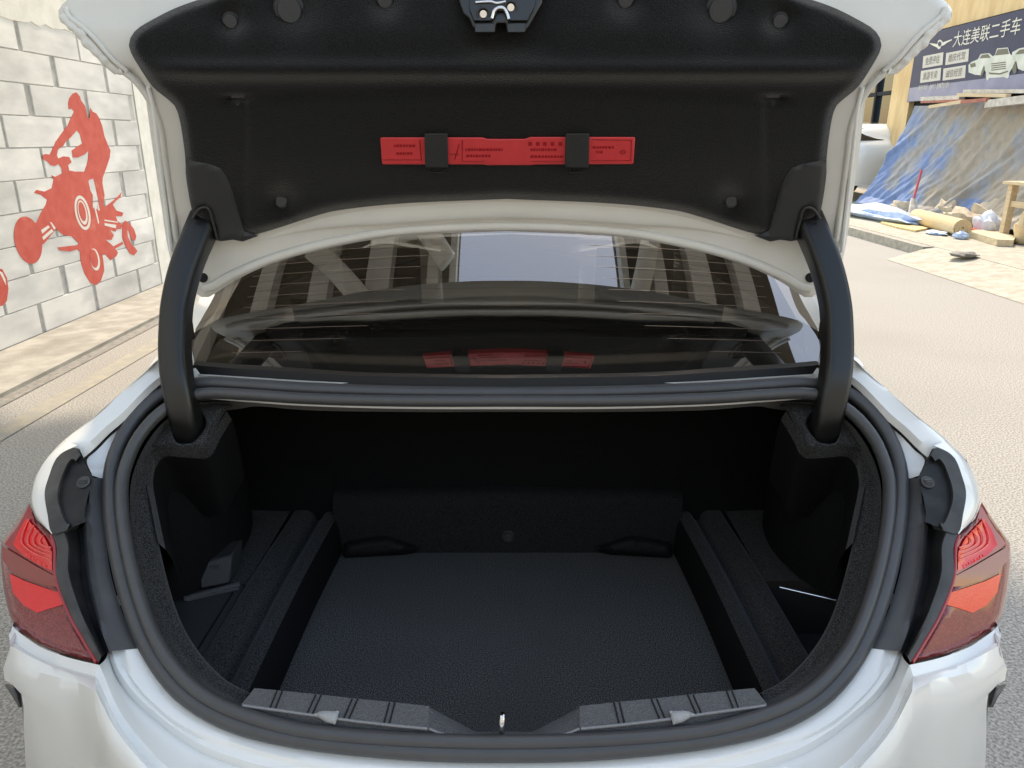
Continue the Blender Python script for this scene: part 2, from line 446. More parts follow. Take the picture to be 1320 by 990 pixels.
# ------------------------------------------------------------------ the painted block wall
wall = empty('block_wall', (WALLX, 3, 0), 'tall whitewashed block wall with grey joints behind the red quad bike painting', 'wall')
WEND = 8.3
mk('wall_core', box(WALLX - 0.3, WALLX - 0.008, -5, WEND, 0, 6.7), 'plaster', wall, smooth=False)
mk('wall_joint', box(WALLX - 0.0078, WALLX - 0.004, -5, 7.75, 0.02, 2.345), 'joint_grey', wall, smooth=False)
# plaster coat above with its torn lower edge
te = [Vector((WALLX - 0.006, -5, 6.69)), Vector((WALLX - 0.006, WEND - .01, 6.69)), Vector((WALLX - 0.006, WEND - .01, 2.30))]
yy = WEND - .02
low = []
while yy > -5:
    low.append(Vector((WALLX - 0.006, yy, 2.345 + random.uniform(-0.014, 0.016) + (0.05 * max(0, sin(yy * 1.9 - 1.2)) ** 4)))); yy -= 0.09
V = te + low
mk('plaster_coat', ([p for p in V] + [p + Vector((0.016, 0, 0)) for p in V],
   [tuple(range(len(V)))] + [tuple(range(len(V), 2 * len(V)))[::-1]] + [(i, (i + 1) % len(V), len(V) + (i + 1) % len(V), len(V) + i) for i in range(len(V))]), 'plaster', wall, smooth=False)
BH, BL = 0.2334, 0.80
blockmesh = {}
def block(y0, y1, z0, z1):
    w = round(y1 - y0, 3)
    key = (w, round(z1 - z0, 3))
    if key not in blockmesh:
        me = bpy.data.meshes.new('block')
        V, Fc = box(-0.004, 0.004, 0, w, 0, z1 - z0)
        for p in V:
            if p.x > 0:
                p.y += 0.004 if p.y == 0 else -0.004
                p.z += 0.003 if p.z == 0 else -0.003
        me.from_pydata([tuple(p) for p in V], [], Fc); me.materials.append(MATS['block_paint'])
        blockmesh[key] = me
    o = bpy.data.objects.new('block', blockmesh[key]); COL.objects.link(o)
    o.parent = wall
    o.location = Vector((WALLX + random.uniform(-0.001, 0.001), y0, z0)) - wall.location
rowz0 = 0.261 - BH
for r in range(0, 10):
    z0 = rowz0 + r * BH
    off = (6.93 if r % 2 else 7.33) - BL * 16
    for k in range(22):
        a = off + k * BL; b = a + BL
        gap = random.choice((0.030, 0.05, 0.07, 0.045, 0.02, 0.075)); 
        b2 = min(b - gap, 7.78); a2 = max(a, -4.9)
        if b2 - a2 > 0.15: block(a2, b2, z0 + 0.004, z0 + BH - 0.002)
mk('wall_edge_band', box(WALLX - 0.0038, WALLX + 0.004, 7.80, WEND - 0.02, 0.0, 2.27), 'plaster', wall, smooth=False)

def onwall(u, v, off=0.0): return atX(u, v, WALLX + 0.0052 + off)
def crop7(l): return [(x / 6.6, y / 6.6 + 100) for x, y in l]
def crop8(l): return [(x / 6.6, y / 6.6 + 230) for x, y in l]
mur = empty('quad_bike_mural', onwall(110, 360), 'red painted silhouette of a rider standing on a quad bike', 'mural')
def paint(name, poly, m, lift=0.0, parent=mur):
    V, Fc, P2 = patch(poly, lambda u, v, d: onwall(u, v, lift), 30, None)
    W = V + [p - Vector((0.002, 0, 0)) for p in V]; n = len(V)
    cnt = {}
    for f in Fc:
        for a, b in zip(f, f[1:] + f[:1]): cnt.setdefault((min(a, b), max(a, b)), []).append((a, b))
    G = Fc + [(l[0][1], l[0][0], n + l[0][0], n + l[0][1]) for l in cnt.values() if len(l) == 1]
    return mk(name, (W, G), m, parent, smooth=False)
paint('rider', crop7([(650,125),(680,160),(690,195),(725,240),(738,300),(745,345),(762,345),(768,255),(790,290),(820,305),(845,345),(870,410),(890,500),(920,575),(940,620),(935,680),(905,770),(875,850),(872,900),(890,1000),(880,1080),(893,1110),(893,1130),(850,1130),(840,1060),(812,930),(795,860),(750,870),(700,850),(740,740),(750,690),(755,620),(720,655),(660,680),(620,680),(612,620),(640,600),(700,560),(680,480),(655,450),(600,510),(560,545),(540,580),(495,610),(485,660),(500,700),(500,735),(470,752),(430,745),(405,715),(365,695),(362,660),(385,650),(425,655),(450,600),(470,550),(520,480),(575,410),(600,350),(630,290),(610,265),(585,270),(580,220),(590,175),(620,135)]), 'mural_red', 0.0005)
paint('bike_body', crop7([(500,735),(495,690),(540,670),(590,675),(610,720),(580,745),(590,790),(640,800),(720,800),(770,860),(752,880),(770,960),(790,1000),(790,1110),(830,1120),(880,1110),(960,1050),(1005,1010),(1035,975),(1025,1020),(985,1050),(960,1080),(990,1130),(1050,1150),(1040,1180),(985,1180),(1010,1250),(985,1310),(940,1300),(970,1340),(950,1380),(900,1380),(960,1430),(1005,1490),(990,1520),(940,1555),(900,1510),(870,1500),(880,1560),(888,1640),(860,1730),(820,1765),(770,1750),(720,1670),(690,1580),(680,1480),(660,1460),(600,1480),(510,1470),(490,1445),(660,1425),(670,1410),(610,1350),(540,1340),(480,1290),(430,1230),(380,1400),(350,1390),(330,1230),(360,1130),(390,1080),(400,1040),(350,1000),(290,980),(310,955),(380,970),(440,940),(455,870),(440,830),(470,845),(530,815),(525,770)]), 'mural_red', 0.001)
def ell(cx, cy, a, b, rot, n=28):
    r = radians(rot); return [(cx + a * cos(t) * cos(r) - b * sin(t) * sin(r), cy + a * cos(t) * sin(r) + b * sin(t) * cos(r)) for t in [2 * pi * k / n for k in range(n)]]
paint('wheel', crop8(ell(240, 525, 205, 115, 78)), 'mural_red', 0.0015)
paint('wheel', crop8([(1040,390),(1065,358),(1100,380),(1140,430),(1160,490),(1150,530),(1120,520),(1095,450),(1080,430),(1090,500),(1120,560),(1150,590),(1170,620),(1140,655),(1105,640),(1065,570),(1040,500)]), 'mural_red', 0.0015)
paint('suspension', crop8([(270,372),(310,378),(350,290),(395,215),(440,380),(475,430),(385,545),(345,575),(330,470)]), 'mural_red', 0.0012)
paint('suspension', crop8([(880,340),(1010,368),(1040,395),(1030,430),(985,432),(880,410)]), 'mural_red', 0.0012)
paint('axle', crop8([(955,585),(1042,538),(1048,560),(968,605)]), 'mural_red', 0.0012)
paint('headlight', crop8(ell(703, 292, 150, 62, 78)), 'mural_white', 0.002)
paint('headlight', crop8(ell(703, 292, 122, 46, 78)), 'mural_red', 0.0025)
paint('headlight', crop8(ell(703, 290, 106, 37, 78)), 'mural_white', 0.003)
paint('headlight', crop8(ell(700, 282, 84, 28, 78)), 'mural_red', 0.0035)
paint('wheel_hub', crop8(ell(808, 690, 95, 40, 80)), 'mural_white', 0.002)
paint('wheel_hub', crop8(ell(800, 682, 80, 33, 80)), 'mural_red', 0.0025)
for q in ([(350,440),(410,400),(425,415),(360,470)], [(360,500),(440,430),(455,450),(370,525)], [(425,370),(440,375),(475,425),(460,435)], [(890,350),(1000,368),(1005,378),(890,362)], [(890,380),(990,395),(985,425),(890,400)],
          [(800,235),(812,235),(845,380),(835,385)], [(830,230),(840,230),(850,270),(838,275)]):
    paint('frame_gap', crop8(q), 'mural_white', 0.002)
m2 = empty('mural_wheel', onwall(4, 420), 'red painted wheel at the edge of a second mural low on the wall', 'mural')
paint('tyre_shape', [(-40, 350), (-10, 344), (3, 347), (9, 358), (11, 372), (9, 388), (3, 394), (-12, 398), (-40, 395)], 'mural_red', 0.0005, m2)
paint('tyre_gap', [(-2, 349), (3, 351), (7, 360), (8, 368), (5, 362), (1, 354)], 'mural_white', 0.001, m2)

# ------------------------------------------------------------------ right-hand shop front
SX = 8.40
shop = empty('shop_building', (SX + 1.5, 12, 0), 'shop building with tan wood cladding and a dark glazed end behind the tarp', 'building')
def yX(u, v, X=SX): return atX(u, v, X).y
Yl = yX(1178, 123)
mk('wall', box(SX + 0.06, SX + 6, 3, Yl + 0.94, 0, 3.75), 'dark_void', shop, smooth=False)
zt = atX(1320, 14, SX).z
mk('fascia', box(SX - 0.05, SX + 0.055, 3, Yl + 0.02, zt + 0.03, 4.3), 'wood_panel', shop, smooth=False)
mk('pilaster', box(SX - 0.06, SX + 0.05, Yl + 0.03, Yl + 0.62, 0.13, 4.3), 'wood_panel', shop, smooth=False)
mk('pilaster', box(SX - 0.02, SX + 0.05, Yl + 0.64, Yl + 0.95, 0.13, 4.3), 'wood_panel', shop, smooth=False)
mk('pavement_door', box(SX - 0.02, SX + 0.05, 4, 5, 0.13, 2.2), 'wood_panel', shop, smooth=False)
g = mk('shop_window', box(SX + 2.6, SX + 2.65, Yl + 0.97, Yl + 18, 0.2, 6.3), 'shop_glass', shop, smooth=False)
for k in range(14):
    mk('mullion', box(SX + 2.5, SX + 2.598, Yl + 1.15 + k * 1.2, Yl + 1.25 + k * 1.2, 0.2, 6.3), 'dark_void', shop, smooth=False)
mk('transom', box(SX + 2.52, SX + 2.597, Yl + 0.97, Yl + 18, 2.7, 2.8), 'dark_void', shop, smooth=False)
mk('window_post', beam((SX + 2.2, Yl + 5.2, 0.15), (SX + 2.2, Yl + 4.6, 2.3), 0.12, 0.12), 'wood_panel', shop, smooth=False)

# sign with its lettering
ztop, zbot = zt, atX(1320, 119, SX).z
Yr = 8.6
sign = empty('shop_sign', (SX - 0.05, (Yl + Yr) / 2, zbot), 'dark blue shop sign with white Chinese lettering and printed cars above the tarp', 'sign')
mk('sign_board', box(SX - 0.12, SX - 0.055, Yr, Yl, zbot, ztop), 'sign_blue', sign, smooth=False)
SF = SX - 0.12
zp = atX(1320, 96, SX).z
mk('pale_strip', box(SF - 0.004, SF - 0.0005, Yr + 0.02, Yl - 0.02, zbot + 0.01, zp), 'sign_pale', sign, smooth=False)
def text_mesh(s):
    cu = bpy.data.curves.new('lettering', 'FONT'); cu.body = s; cu.resolution_u = 2
    o = bpy.data.objects.new('lettering', cu); COL.objects.link(o)
    bpy.context.view_layer.update()
    me = bpy.data.meshes.new_from_object(o.evaluated_get(bpy.context.evaluated_depsgraph_get()))
    bpy.data.objects.remove(o); 
    return me
def sign_text(s, u0, v0, u1, v1, material, depth, name='lettering'):
    """fit text between bottom-left pixel and top-right pixel on the sign face"""
    a = atX(u0, v0, SF); b = atX(u1, v1, SF)
    me = text_mesh(s)
    xs = [v.co.x for v in me.vertices]; ys = [v.co.y for v in me.vertices]
    if not xs: return
    x0, x1, y0, y1 = min(xs), max(xs), min(ys), max(ys)
    for v in me.vertices:
        tx = (v.co.x - x0) / (x1 - x0); ty = (v.co.y - y0) / (y1 - y0)
        v.co = Vector((SF - depth, a.y + (b.y - a.y) * tx, a.z + (b.z - a.z) * ty))
    me.materials.clear(); me.materials.append(MATS[material])
    o = bpy.data.objects.new(name, me); COL.objects.link(o); o.parent = sign; o.location = -sign.location
    return o
def sign_poly(poly, material, depth, name):
    V, Fc, _ = patch(poly, lambda u, v, d: atX(u, v, SF - depth), 40, None)
    return mk(name, (V, Fc), material, sign, smooth=False)
def zrow(u, v, u2):                       # same height on the sign at another column
    z = atX(u, v, SF).z; lo, hi = -200, 400
    for _ in range(40):
        m_ = (lo + hi) / 2
        if atX(u2, m_, SF).z > z: lo = m_
        else: hi = m_
    return (lo + hi) / 2
sign_text('大连美联二手车', 1228, 61.5, 1319, zrow(1228, 42, 1319), 'sign_text', 0.006)
for s, u0, v0, u1, in (('免费评估', 1189, 88, 1215), ('婚庆代驾', 1218.5, 84, 1248), ('旅游专卖', 1186, 107, 1212), ('诚信经营', 1215, 104, 1244)):
    hpx = 15.5
    q = [(u0, v0), (u1, zrow(u0, v0, u1)), (u1 + 1.2, zrow(u0, v0 - hpx, u1)), (u0 + 1.2, v0 - hpx)]
    sign_poly(q, 'sign_box', 0.004, 'label_plate')
    sign_text(s, u0 + 3.5, v0 - 3.5, u1 - 2.5, zrow(u0, v0 - hpx + 3, u1), 'sign_box_text', 0.007)
sign_text('联系电话', 1184, 116.5, 1196.5, zrow(1184, 110.5, 1196.5), 'sign_text', 0.008)
sign_text('0411-39870101', 1198.5, 115.6, 1224, zrow(1184, 110.8, 1224), 'sign_text', 0.008)
def c3(l): return [(x / 8.25 + 1160, y / 8.25 + 40) for x, y in l]
sign_poly(c3([(310,128),(400,138),(405,105),(425,90),(450,105),(455,122),(555,85),(550,100),(500,125),(470,150),(440,160),(430,185),(410,195),(395,175),(350,155)]), 'sign_text', 0.005, 'winged_emblem')
sign_poly(c3([(405,125),(425,108),(442,125),(440,150),(422,168),(405,152)]), 'sign_blue', 0.007, 'winged_emblem')
sign_poly(c3([(730,360),(760,330),(830,300),(860,245),(950,235),(990,270),(985,330),(900,350),(880,420),(860,470),(800,465),(730,440)]), 'sign_car', 0.005, 'printed_car')
sign_poly(c3([(845,290),(872,252),(940,245),(965,285)]), 'sign_car_dark', 0.007, 'printed_car')
sign_poly(c3([(745,350),(800,335),(810,375),(755,390)]), 'sign_car_dark', 0.007, 'printed_car')
sign_poly(c3([(1185,300),(1195,225),(1270,185),(1400,160),(1500,200),(1500,440),(1300,420),(1255,400),(1240,330)]), 'sign_car', 0.005, 'printed_car')
sign_poly(c3([(1225,250),(1270,200),(1390,180),(1400,230)]), 'sign_car_dark', 0.007, 'printed_car')
sign_poly(c3([(905,330),(960,290),(1010,255),(1035,185),(1150,175),(1170,240),(1215,280),(1225,330),(1190,400),(1165,440),(1160,490),(1140,505),(1110,490),(950,500),(930,530),(915,500),(915,440),(890,390)]), 'sign_car', 0.008, 'printed_car')
sign_poly(c3([(1010,260),(1040,195),(1145,185),(1160,245)]), 'sign_car_dark', 0.010, 'printed_car')
for k in range(4):
    sign_poly(c3([(970, 345 + k * 22), (1130, 325 + k * 22), (1125, 336 + k * 22), (975, 356 + k * 22)]), 'sign_car_dark', 0.010, 'printed_car')
sign_poly(c3([(940,440),(1060,448),(1150,420),(1150,435),(1065,465),(955,460)]), 'sign_car_dark', 0.010, 'printed_car')
sign_poly(c3([(870,420),(895,360),(905,400),(880,470),(850,490)]), 'sign_car_dark', 0.009, 'printed_car')
sign_poly(c3([(1190,400),(1240,320),(1240,440),(1215,460)]), 'sign_car_dark', 0.009, 'printed_car')

# the draped tarp
def tarp():
    nu, nv = 260, 110
    ZT = atX(1250, 131, 8.2).z
    V = []; Fc = []; blue = []
    for j in range(nv + 1):
        t = j / nv
        for i in range(nu + 1):
            s = i / nu                              # 0 = far end, 1 = near end
            ya = yX(1181, 133, 8.2); yb = 8.9
            yc = yX(1104, 279, 7.45) + 0.1; yd = 8.4
            Y = (ya + (yb - ya) * s) * (1 - t) + (yc + (yd - yc) * s) * t
            z = ZT - 0.03 * sin(s * 9) - (ZT - 0.15) * t ** 0.92
            X = 8.22 - 0.50 * t - 0.20 * t * t
            # folds: run down and slant toward the far end
            q = s * 11 + t * 1.3
            cr = lambda w: 1 - abs(sin(w)) ** 0.6
            f = 0.05 * sin(q * 1.9 + 0.8 * sin(q * 0.7)) + 0.06 * cr(q * 1.55 + 0.5 * t) + 0.035 * cr(q * 3.1 + 2.2 * t + .6 * sin(q)) + 0.02 * cr(q * 6.3 - 1.7 * t + sin(t * 6 + q))
            q2 = s * 7.5 + t * 2.3
            f += 0.09 * max(0, 1 - abs(((q2 * 0.5) % 1) - 0.5) * 9) - 0.05 * max(0, 1 - abs(((q2 * 0.5 + .07) % 1) - 0.5) * 12)
            f += 0.012 * sin(s * 160 + 7 * sin(t * 9)) * sin(t * 21 + s * 30)
            f *= 0.30 + 0.75 * t
            X -= f; Y += 0.25 * f
            if t > 0.9: X -= (t - 0.9) * 1.6 * (0.5 + 0.5 * sin(s * 23)); z += (t - 0.9) * 0.25 * (1 + sin(s * 31))
            V.append(Vector((X, Y, z)))
            left = max(0, 1 - s / 0.42)
            b_ = 0.29 + 0.50 * left * (0.35 + 0.85 * t) + 0.16 * sin(q * 2.1 + 1.2) * t + 0.22 * max(0, s - 0.86) * 5 + 0.10 * (t > 0.8)
            blue.append(b_)
    for j in range(nv):
        for i in range(nu):
            a = j * (nu + 1) + i; Fc.append((a, a + 1, a + nu + 2, a + nu + 1))
    o = mk('tarp', (V, Fc), 'tarp', org=(7.6, 12, 0.13), label='large dusty blue and brown tarp draped over a pile under the shop sign', cat='tarp', weld=False, angle=80)
    at = o.data.attributes.new('blue', 'FLOAT', 'POINT'); at.data.foreach_set('value', blue)
    md = o.modifiers.new('thickness', 'SOLIDIFY'); md.thickness = 0.006
tarp()

def pole_at(name, a, b, r, material, label, cat, group=None, flat=None):
    m = beam(a, b, r, flat) if flat else tube(a, b, r)
    return mk(name, m, material, None, smooth=not flat, label=label, cat=cat, group=group, org=Vector(a).lerp(Vector(b), .5))
XX = 7.98
P_ = lambda u, v, X=XX: atX(u, v, X)
pole_at('plank', P_(1189, 127.5), P_(1240, 125.5), 0.05, 'plank_grey', 'grey board lying at the far end of the tarp top', 'plank', flat=0.035)
pole_at('plank', P_(1190, 131.5), P_(1243, 129.5), 0.05, 'plank_red', 'reddish board lying between the grey board and the pale batten', 'plank', flat=0.02)
pole_at('plank', P_(1199, 137.8, 7.9), P_(1245, 130.5, 7.9), 0.03, 'plank', 'pale batten sticking out lowest over the tarp edge', 'plank', flat=0.028)
pole_at('plank', P_(1241, 131.5, 7.87), P_(1274, 128.3, 7.87), 0.04, 'plank_red', 'short red board on the tarp under the printed cars', 'plank', flat=0.028)
pole_at('plank', P_(1236, 122.3, 7.92), P_(1300, 123.3, 7.92), 0.04, 'plank', 'long pale batten lying close under the sign', 'plank', flat=0.028)
pole_at('plank', P_(1245, 117.8, 8.05), P_(1345, 117.5, 8.05), 0.05, 'plank_grey', 'topmost grey board resting against the sign bottom', 'plank', flat=0.03)
pole_at('plank', P_(1274, 134, 7.92), P_(1345, 125.5, 7.92), 0.06, 'plank_grey', 'wide grey board on the tarp near the table', 'plank', flat=0.06)

# goods on the pavement
PZ = 0.13
def onpave(u, v): return atZ(u, v, PZ)
def carpet_roll():
    a = onpave(1180, 289); b = onpave(1239, 305.5)
    r = 0.125
    a.z = b.z = PZ + r
    o = empty('carpet_roll', (a + b) / 2 - Vector((0, 0, r)), 'rolled tan carpet lying on the pavement before the tarp', 'carpet')
    mk('roll', sweep([a.lerp(b, k / 6) for k in range(7)], circ(r, 28), Vector((0, 0, 1)), cap=False), 'roll_carpet', o)
    t = (b - a).normalized(); n = Vector((0, 0, 1)); c = t.cross(n)
    path = []
    for k in range(90):
        ang = k * 0.36; rr = r * (1 - 0.9 * k / 90); path.append(b + c * (rr * cos(ang)) + n * (rr * sin(ang)) - t * 0.02)
    mk('roll_end', sweep(path, [(-0.010, -0.02), (0.010, -0.02), (0.010, 0.02), (-0.010, 0.02)], t), 'roll_carpet', o)
    for cc in (([b - t * 0.03 + c * (r * .96 * cos(2 * pi * k / 24)) + n * (r * .96 * sin(2 * pi * k / 24)) for k in range(24)], [tuple(range(24))]),
        ([a + c * (r * .96 * cos(2 * pi * k / 24)) + n * (r * .96 * sin(2 * pi * k / 24)) for k in range(24)], [tuple(range(24))])): mk('roll_core', cc, 'plank', o, smooth=False)
carpet_roll()
def board(poly, z0, z1, material, label, cat, name):
    P = [atZ(u, v, z0) for u, v in poly]; n = len(P)
    V = P + [Vector((p.x, p.y, z1)) for p in P]
    return mk(name, (V, [tuple(range(n)), tuple(range(n, 2 * n))] + [(i, (i + 1) % n, n + (i + 1) % n, n + i) for i in range(n)]), material, None, smooth=False, label=label, cat=cat, org=sum(P, Vector()) / n)
board([(1135, 288), (1168, 277), (1182, 292), (1196, 296), (1180, 299), (1155, 294)], PZ + 0.004, PZ + 0.03, 'board_yellow', 'flat yellow chipboard sheet on the pavement beside the carpet roll', 'board', 'chipboard')
board([(1246, 305), (1272, 303), (1308, 312), (1305, 318), (1284, 317)], PZ + 0.004, PZ + 0.09, 'plank', 'pale timber offcut on the pavement near the table legs', 'timber', 'timber_offcut')
def lump(u, v, rx, ry, rz, material, name, label, cat, seed, zc=None):
    c = onpave(u, v); random.seed(seed)
    bm = bmesh.new(); bmesh.ops.create_icosphere(bm, subdivisions=3, radius=1)
    ph = [random.uniform(0, 6) for _ in range(6)]
    for p in bm.verts:
        k = 1 + 0.16 * sin(p.co.x * 4 + ph[0]) * sin(p.co.y * 4 + ph[1]) + 0.10 * sin(p.co.z * 7 + ph[2] + p.co.x * 5) + 0.05 * sin(p.co.y * 15 + ph[3])
        p.co = Vector((c.x + p.co.x * rx * k, c.y + p.co.y * ry * k, PZ + max(0.0, (p.co.z * 0.55 + 0.45) * 2 * rz * k)))
    V = [p.co.copy() for p in bm.verts]; Fc = [tuple(x.index for x in f.verts) for f in bm.faces]; bm.free()
    return mk(name, (V, Fc), material, None, label=label, cat=cat, org=(c.x, c.y, PZ))
lump(1276, 293, 0.22, 0.42, 0.20, 'sack', 'sack', 'full tan sack slumped at the foot of the tarp near the table', 'sack', 3)
lump(1240, 291, 0.20, 0.45, 0.13, 'sack', 'sack', 'flattened tan sack tucked behind the carpet roll', 'sack', 4)
lump(1222, 284, 0.16, 0.30, 0.18, 'sack', 'sack', 'small upright tan sack between the carpet roll and the tarp', 'sack', 5)
lump(1272, 303, 0.16, 0.26, 0.16, 'plastic_white', 'plastic_bag', 'crumpled pale plastic bag near the timber offcut', 'bag', 6)
lump(1206, 302, 0.12, 0.22, 0.025, 'plastic_blue', 'plastic_sheet', 'flat pale blue plastic scrap beside the carpet roll', 'plastic scrap', 8)
lump(1238, 308, 0.10, 0.10, 0.05, 'plastic_blue', 'plastic_scrap', 'small blue plastic scrap at the open end of the carpet roll', 'plastic scrap', 9)
lump(1251, 302.5, 0.12, 0.14, 0.05, 'orange_plastic', 'orange_scrap', 'bright orange plastic scrap behind the timber offcut', 'plastic scrap', 10)
lump(1130, 281, 0.40, 1.5, 0.10, 'plastic_blue', 'plastic_sheet', 'pale blue plastic sheeting bunched along the far foot of the tarp', 'plastic sheet', 11)
lump(1243, 331, 0.16, 0.13, 0.03, 'gutter_dark', 'rubble', 'little heap of dark rubble on the kerb edge', 'rubble', 12)
lump(1160, 279, 0.16, 0.3, 0.14, 'sack', 'sack', 'small pale sack leaning by the red handled broom', 'sack', 13)
br = empty('broom', onpave(1177, 291), 'broom with a red handle leaning on the tarp by the carpet roll', 'broom')
mk('handle', tube(onpave(1173, 283) + Vector((0, 0, .32)), onpave(1170, 283) + Vector((0.1, 0, .85)), 0.02), 'handle_red', br)
mk('brush', sweep([onpave(1178, 286), onpave(1173, 283) + Vector((0, 0, .36))], rrect(0.03, 0.09, 0.02), Vector((1, 0, 0)), scale=[1.3, 0.5]), 'plank_grey', br)
lump(1322, 315, 0.16, 0.2, 0.2, 'roll_carpet', 'stool', 'squat brown padded stool beside the wooden table', 'stool', 14)
# wooden table
tp = onpave(1297, 309)
tb = empty('wooden_table', (tp.x + .45, tp.y - .2, PZ), 'rough pale wooden work table standing by the dark doorway', 'table')
tz = atY(1297, 234, tp.y).z
x0, x1, y0, y1 = tp.x - 0.12, tp.x + 1.3, tp.y - 0.75, tp.y + 0.15
mk('table_top', box(x0, x1, y0, y1, tz - 0.04, tz), 'plank', tb, smooth=False)
for (x, y) in ((x0 + .1, y1 - .1), (x0 + .1, y0 + .1), (x1 - .1, y0 + .1), (x1 - .1, y1 - .1)):
    mk('leg', beam((x, y, PZ), (x, y, tz - 0.042), 0.045, 0.045), 'plank', tb, smooth=False)
mk('stretcher', beam((x0 + .15, y0 + .1, tz - 0.30), (x1 - .15, y0 + .1, tz - 0.30), 0.02, 0.04), 'plank', tb, smooth=False)
mk('stretcher', beam((x0 + .1, y0 + .15, tz - 0.30), (x0 + .1, y1 - .15, tz - 0.30), 0.02, 0.04), 'plank', tb, smooth=False)
lc = mk('cloth_bundle', shift(sweep([Vector((x0 + .3 + .2 * k, y0 + .4, tz + .06)) for k in range(5)], circ(0.06, 10, 0.10), Vector((0, 1, 0))), (0, 0, 0)), 'sack', None, label='grey cloth bundle lying on the wooden table', cat='cloth', org=(x0 + .6, y0 + .4, tz))

# a white car parked farther up the street
wc = empty('white_car', (8.3, 19.2, 0.13), 'tall white car parked by the shop glass between the trunk lid and the tarp', 'car')
def parked():
    cx, cy, g0 = 8.3, 19.2, 0.13
    prof = [(-2.15, 0.35), (-2.25, 0.9), (-2.2, 1.16), (-2.05, 1.30), (-1.75, 1.60), (-1.3, 1.66), (0.6, 1.68), (1.3, 1.18), (2.1, 1.0), (2.25, 0.4)]
    rails = []
    for x, sh, dz in ((-0.90, 0.96, -.05), (-0.84, 1.0, 0), (0, 1.02, .02), (0.84, 1.0, 0), (0.90, 0.96, -.05)):
        rails.append([Vector((cx + x * (0.84 if z > 1.4 else 1), cy + y * sh, g0 + z + dz)) for y, z in prof])
    mk('body', loft(rails, 60, sub=2), 'paint', wc)
    for s_ in (-1, 1):
        mk('side', loft([[Vector((cx + s_ * .90, cy - 2.05 + 4.1 * k / 6, g0 + .3)) for k in range(7)], [Vector((cx + s_ * .90, cy - 2.05 + 4.0 * k / 6, g0 + 1.1)) for k in range(7)]], 8), 'paint', wc)
        mk('side_window', loft([[Vector((cx + s_ * .89, cy - 1.9, g0 + 1.12)), Vector((cx + s_ * .89, cy + 1.1, g0 + 1.1))], [Vector((cx + s_ * .77, cy - 1.55, g0 + 1.56)), Vector((cx + s_ * .77, cy + .5, g0 + 1.58))]], 6, False), 'dark_glass', wc)
    mk('rear_glass', loft([[Vector((cx - .74, cy - 2.09, g0 + 1.32)), Vector((cx + .74, cy - 2.09, g0 + 1.32))], [Vector((cx - .66, cy - 1.82, g0 + 1.58)), Vector((cx + .66, cy - 1.82, g0 + 1.58))]], 6, False), 'dark_glass', wc)
    for sx in (-.8, .8):
        mk('tail_lamp', box(cx + sx * .98 - .07, cx + sx * .98 + .07, cy - 2.27, cy - 2.1, g0 + .9, g0 + 1.1), 'tail_low', wc, smooth=False)
        for sy in (-1.4, 1.35):
            mk('wheel', tube((cx + sx - .1, cy + sy, g0 + .34), (cx + sx + .1, cy + sy, g0 + .34), .34, 20), 'tyre', wc)
parked()

# ------------------------------------------------------------------ steel canopy overhead (it shades the car and mirrors in the rear window)
can = empty('steel_canopy', (-0.8, 5, 0), 'white steel canopy with brown ceiling panels mirrored in the rear window', 'canopy')
CZ = 4.6
cx0, cx1, cy0, cy1 = -2.9, 2.55, 1.1, 7.5
sx0, sx1, sy0, sy1 = -0.48, 1.0, 1.1, 5.0          # opening to the sky
n_ = 0
for (a, b, c, d) in ((cx0, sx0, cy0, cy1), (sx1, cx1, cy0, cy1), (sx0, sx1, sy1, cy1)):
    ny = 6
    for k in range(ny):
        ya = c + (d - c) * k / ny; yb = c + (d - c) * (k + 1) / ny
        mk('ceiling_panel', box(a + .003, b - .003, ya + .004, yb - .004, CZ, CZ + .06), 'ceiling_brown', can, smooth=False)
for x, w in ((-1.75, .09), (-1.2, .11), (-.70, .05), (-.52, .03), (1.04, .03), (1.36, .06), (1.76, .10), (2.2, .08), (-2.3, .08), (-2.82, .08)):
    mk('beam', box(x - w, x + w, cy0, cy1, CZ - .16, CZ - .004), 'steel_white', can, smooth=False)
for a, b in (((-1.85, 2.6, CZ - .26), (-1.0, 1.6, CZ - .26)), ((1.32, 2.5, CZ - .26), (1.02, 1.7, CZ - .26)), ((-.85, 2.4, CZ - .26), (-.55, 2.05, CZ - .26))):
    mk('brace', tube(a, b, 0.075, 16), 'steel_white', can)
for y in (1.3, 7.2):
    mk('column', tube((2.2, y, 0), (2.2, y, CZ - .17), 0.07, 16), 'steel_white', can)

# added building, unseen behind the camera: blocks low sky light, bounces fill
ob = empty('added_light_building', (2, -9, 0), 'pale unseen building added behind the camera to shape light and reflections', 'building')
mk('wall', box(-12, 16, -17, -10, 0, 6.0), 'added_building_wall', ob, smooth=False)
for k in range(9):
    w_ = mk('window', box(-10.5 + k * 2.8, -9.1 + k * 2.8, -10.02, -9.96, 1.0, 2.6), 'shop_glass', ob, smooth=False)
    w_ = mk('window', box(-10.5 + k * 2.8, -9.1 + k * 2.8, -10.02, -9.96, 4.0, 5.6), 'shop_glass', ob, smooth=False)

# ------------------------------------------------------------------ the white sedan with its boot open
car = empty('sedan_car', (X0, 3.0, 0), 'white sedan with its trunk lid raised and black trunk empty', 'car')
OFF = Vector((X0, 0, 0))
def cmk(name, m, material, parent=car, **k):
    V = [Vector(p) + OFF for p in m[0]]
    return mk(name, (V, m[1]), material, parent, **k)
def both(name, m, material, parent=car, **k):
    a = cmk(name, m, material, parent, **k)
    V = [Vector((-p.x, p.y, p.z)) for p in m[0]]
    b = cmk(name, (V, [tuple(reversed(f)) for f in m[1]]), material, parent, **k)
    return a, b
def flip(p): return Vector((-p.x, p.y, p.z))

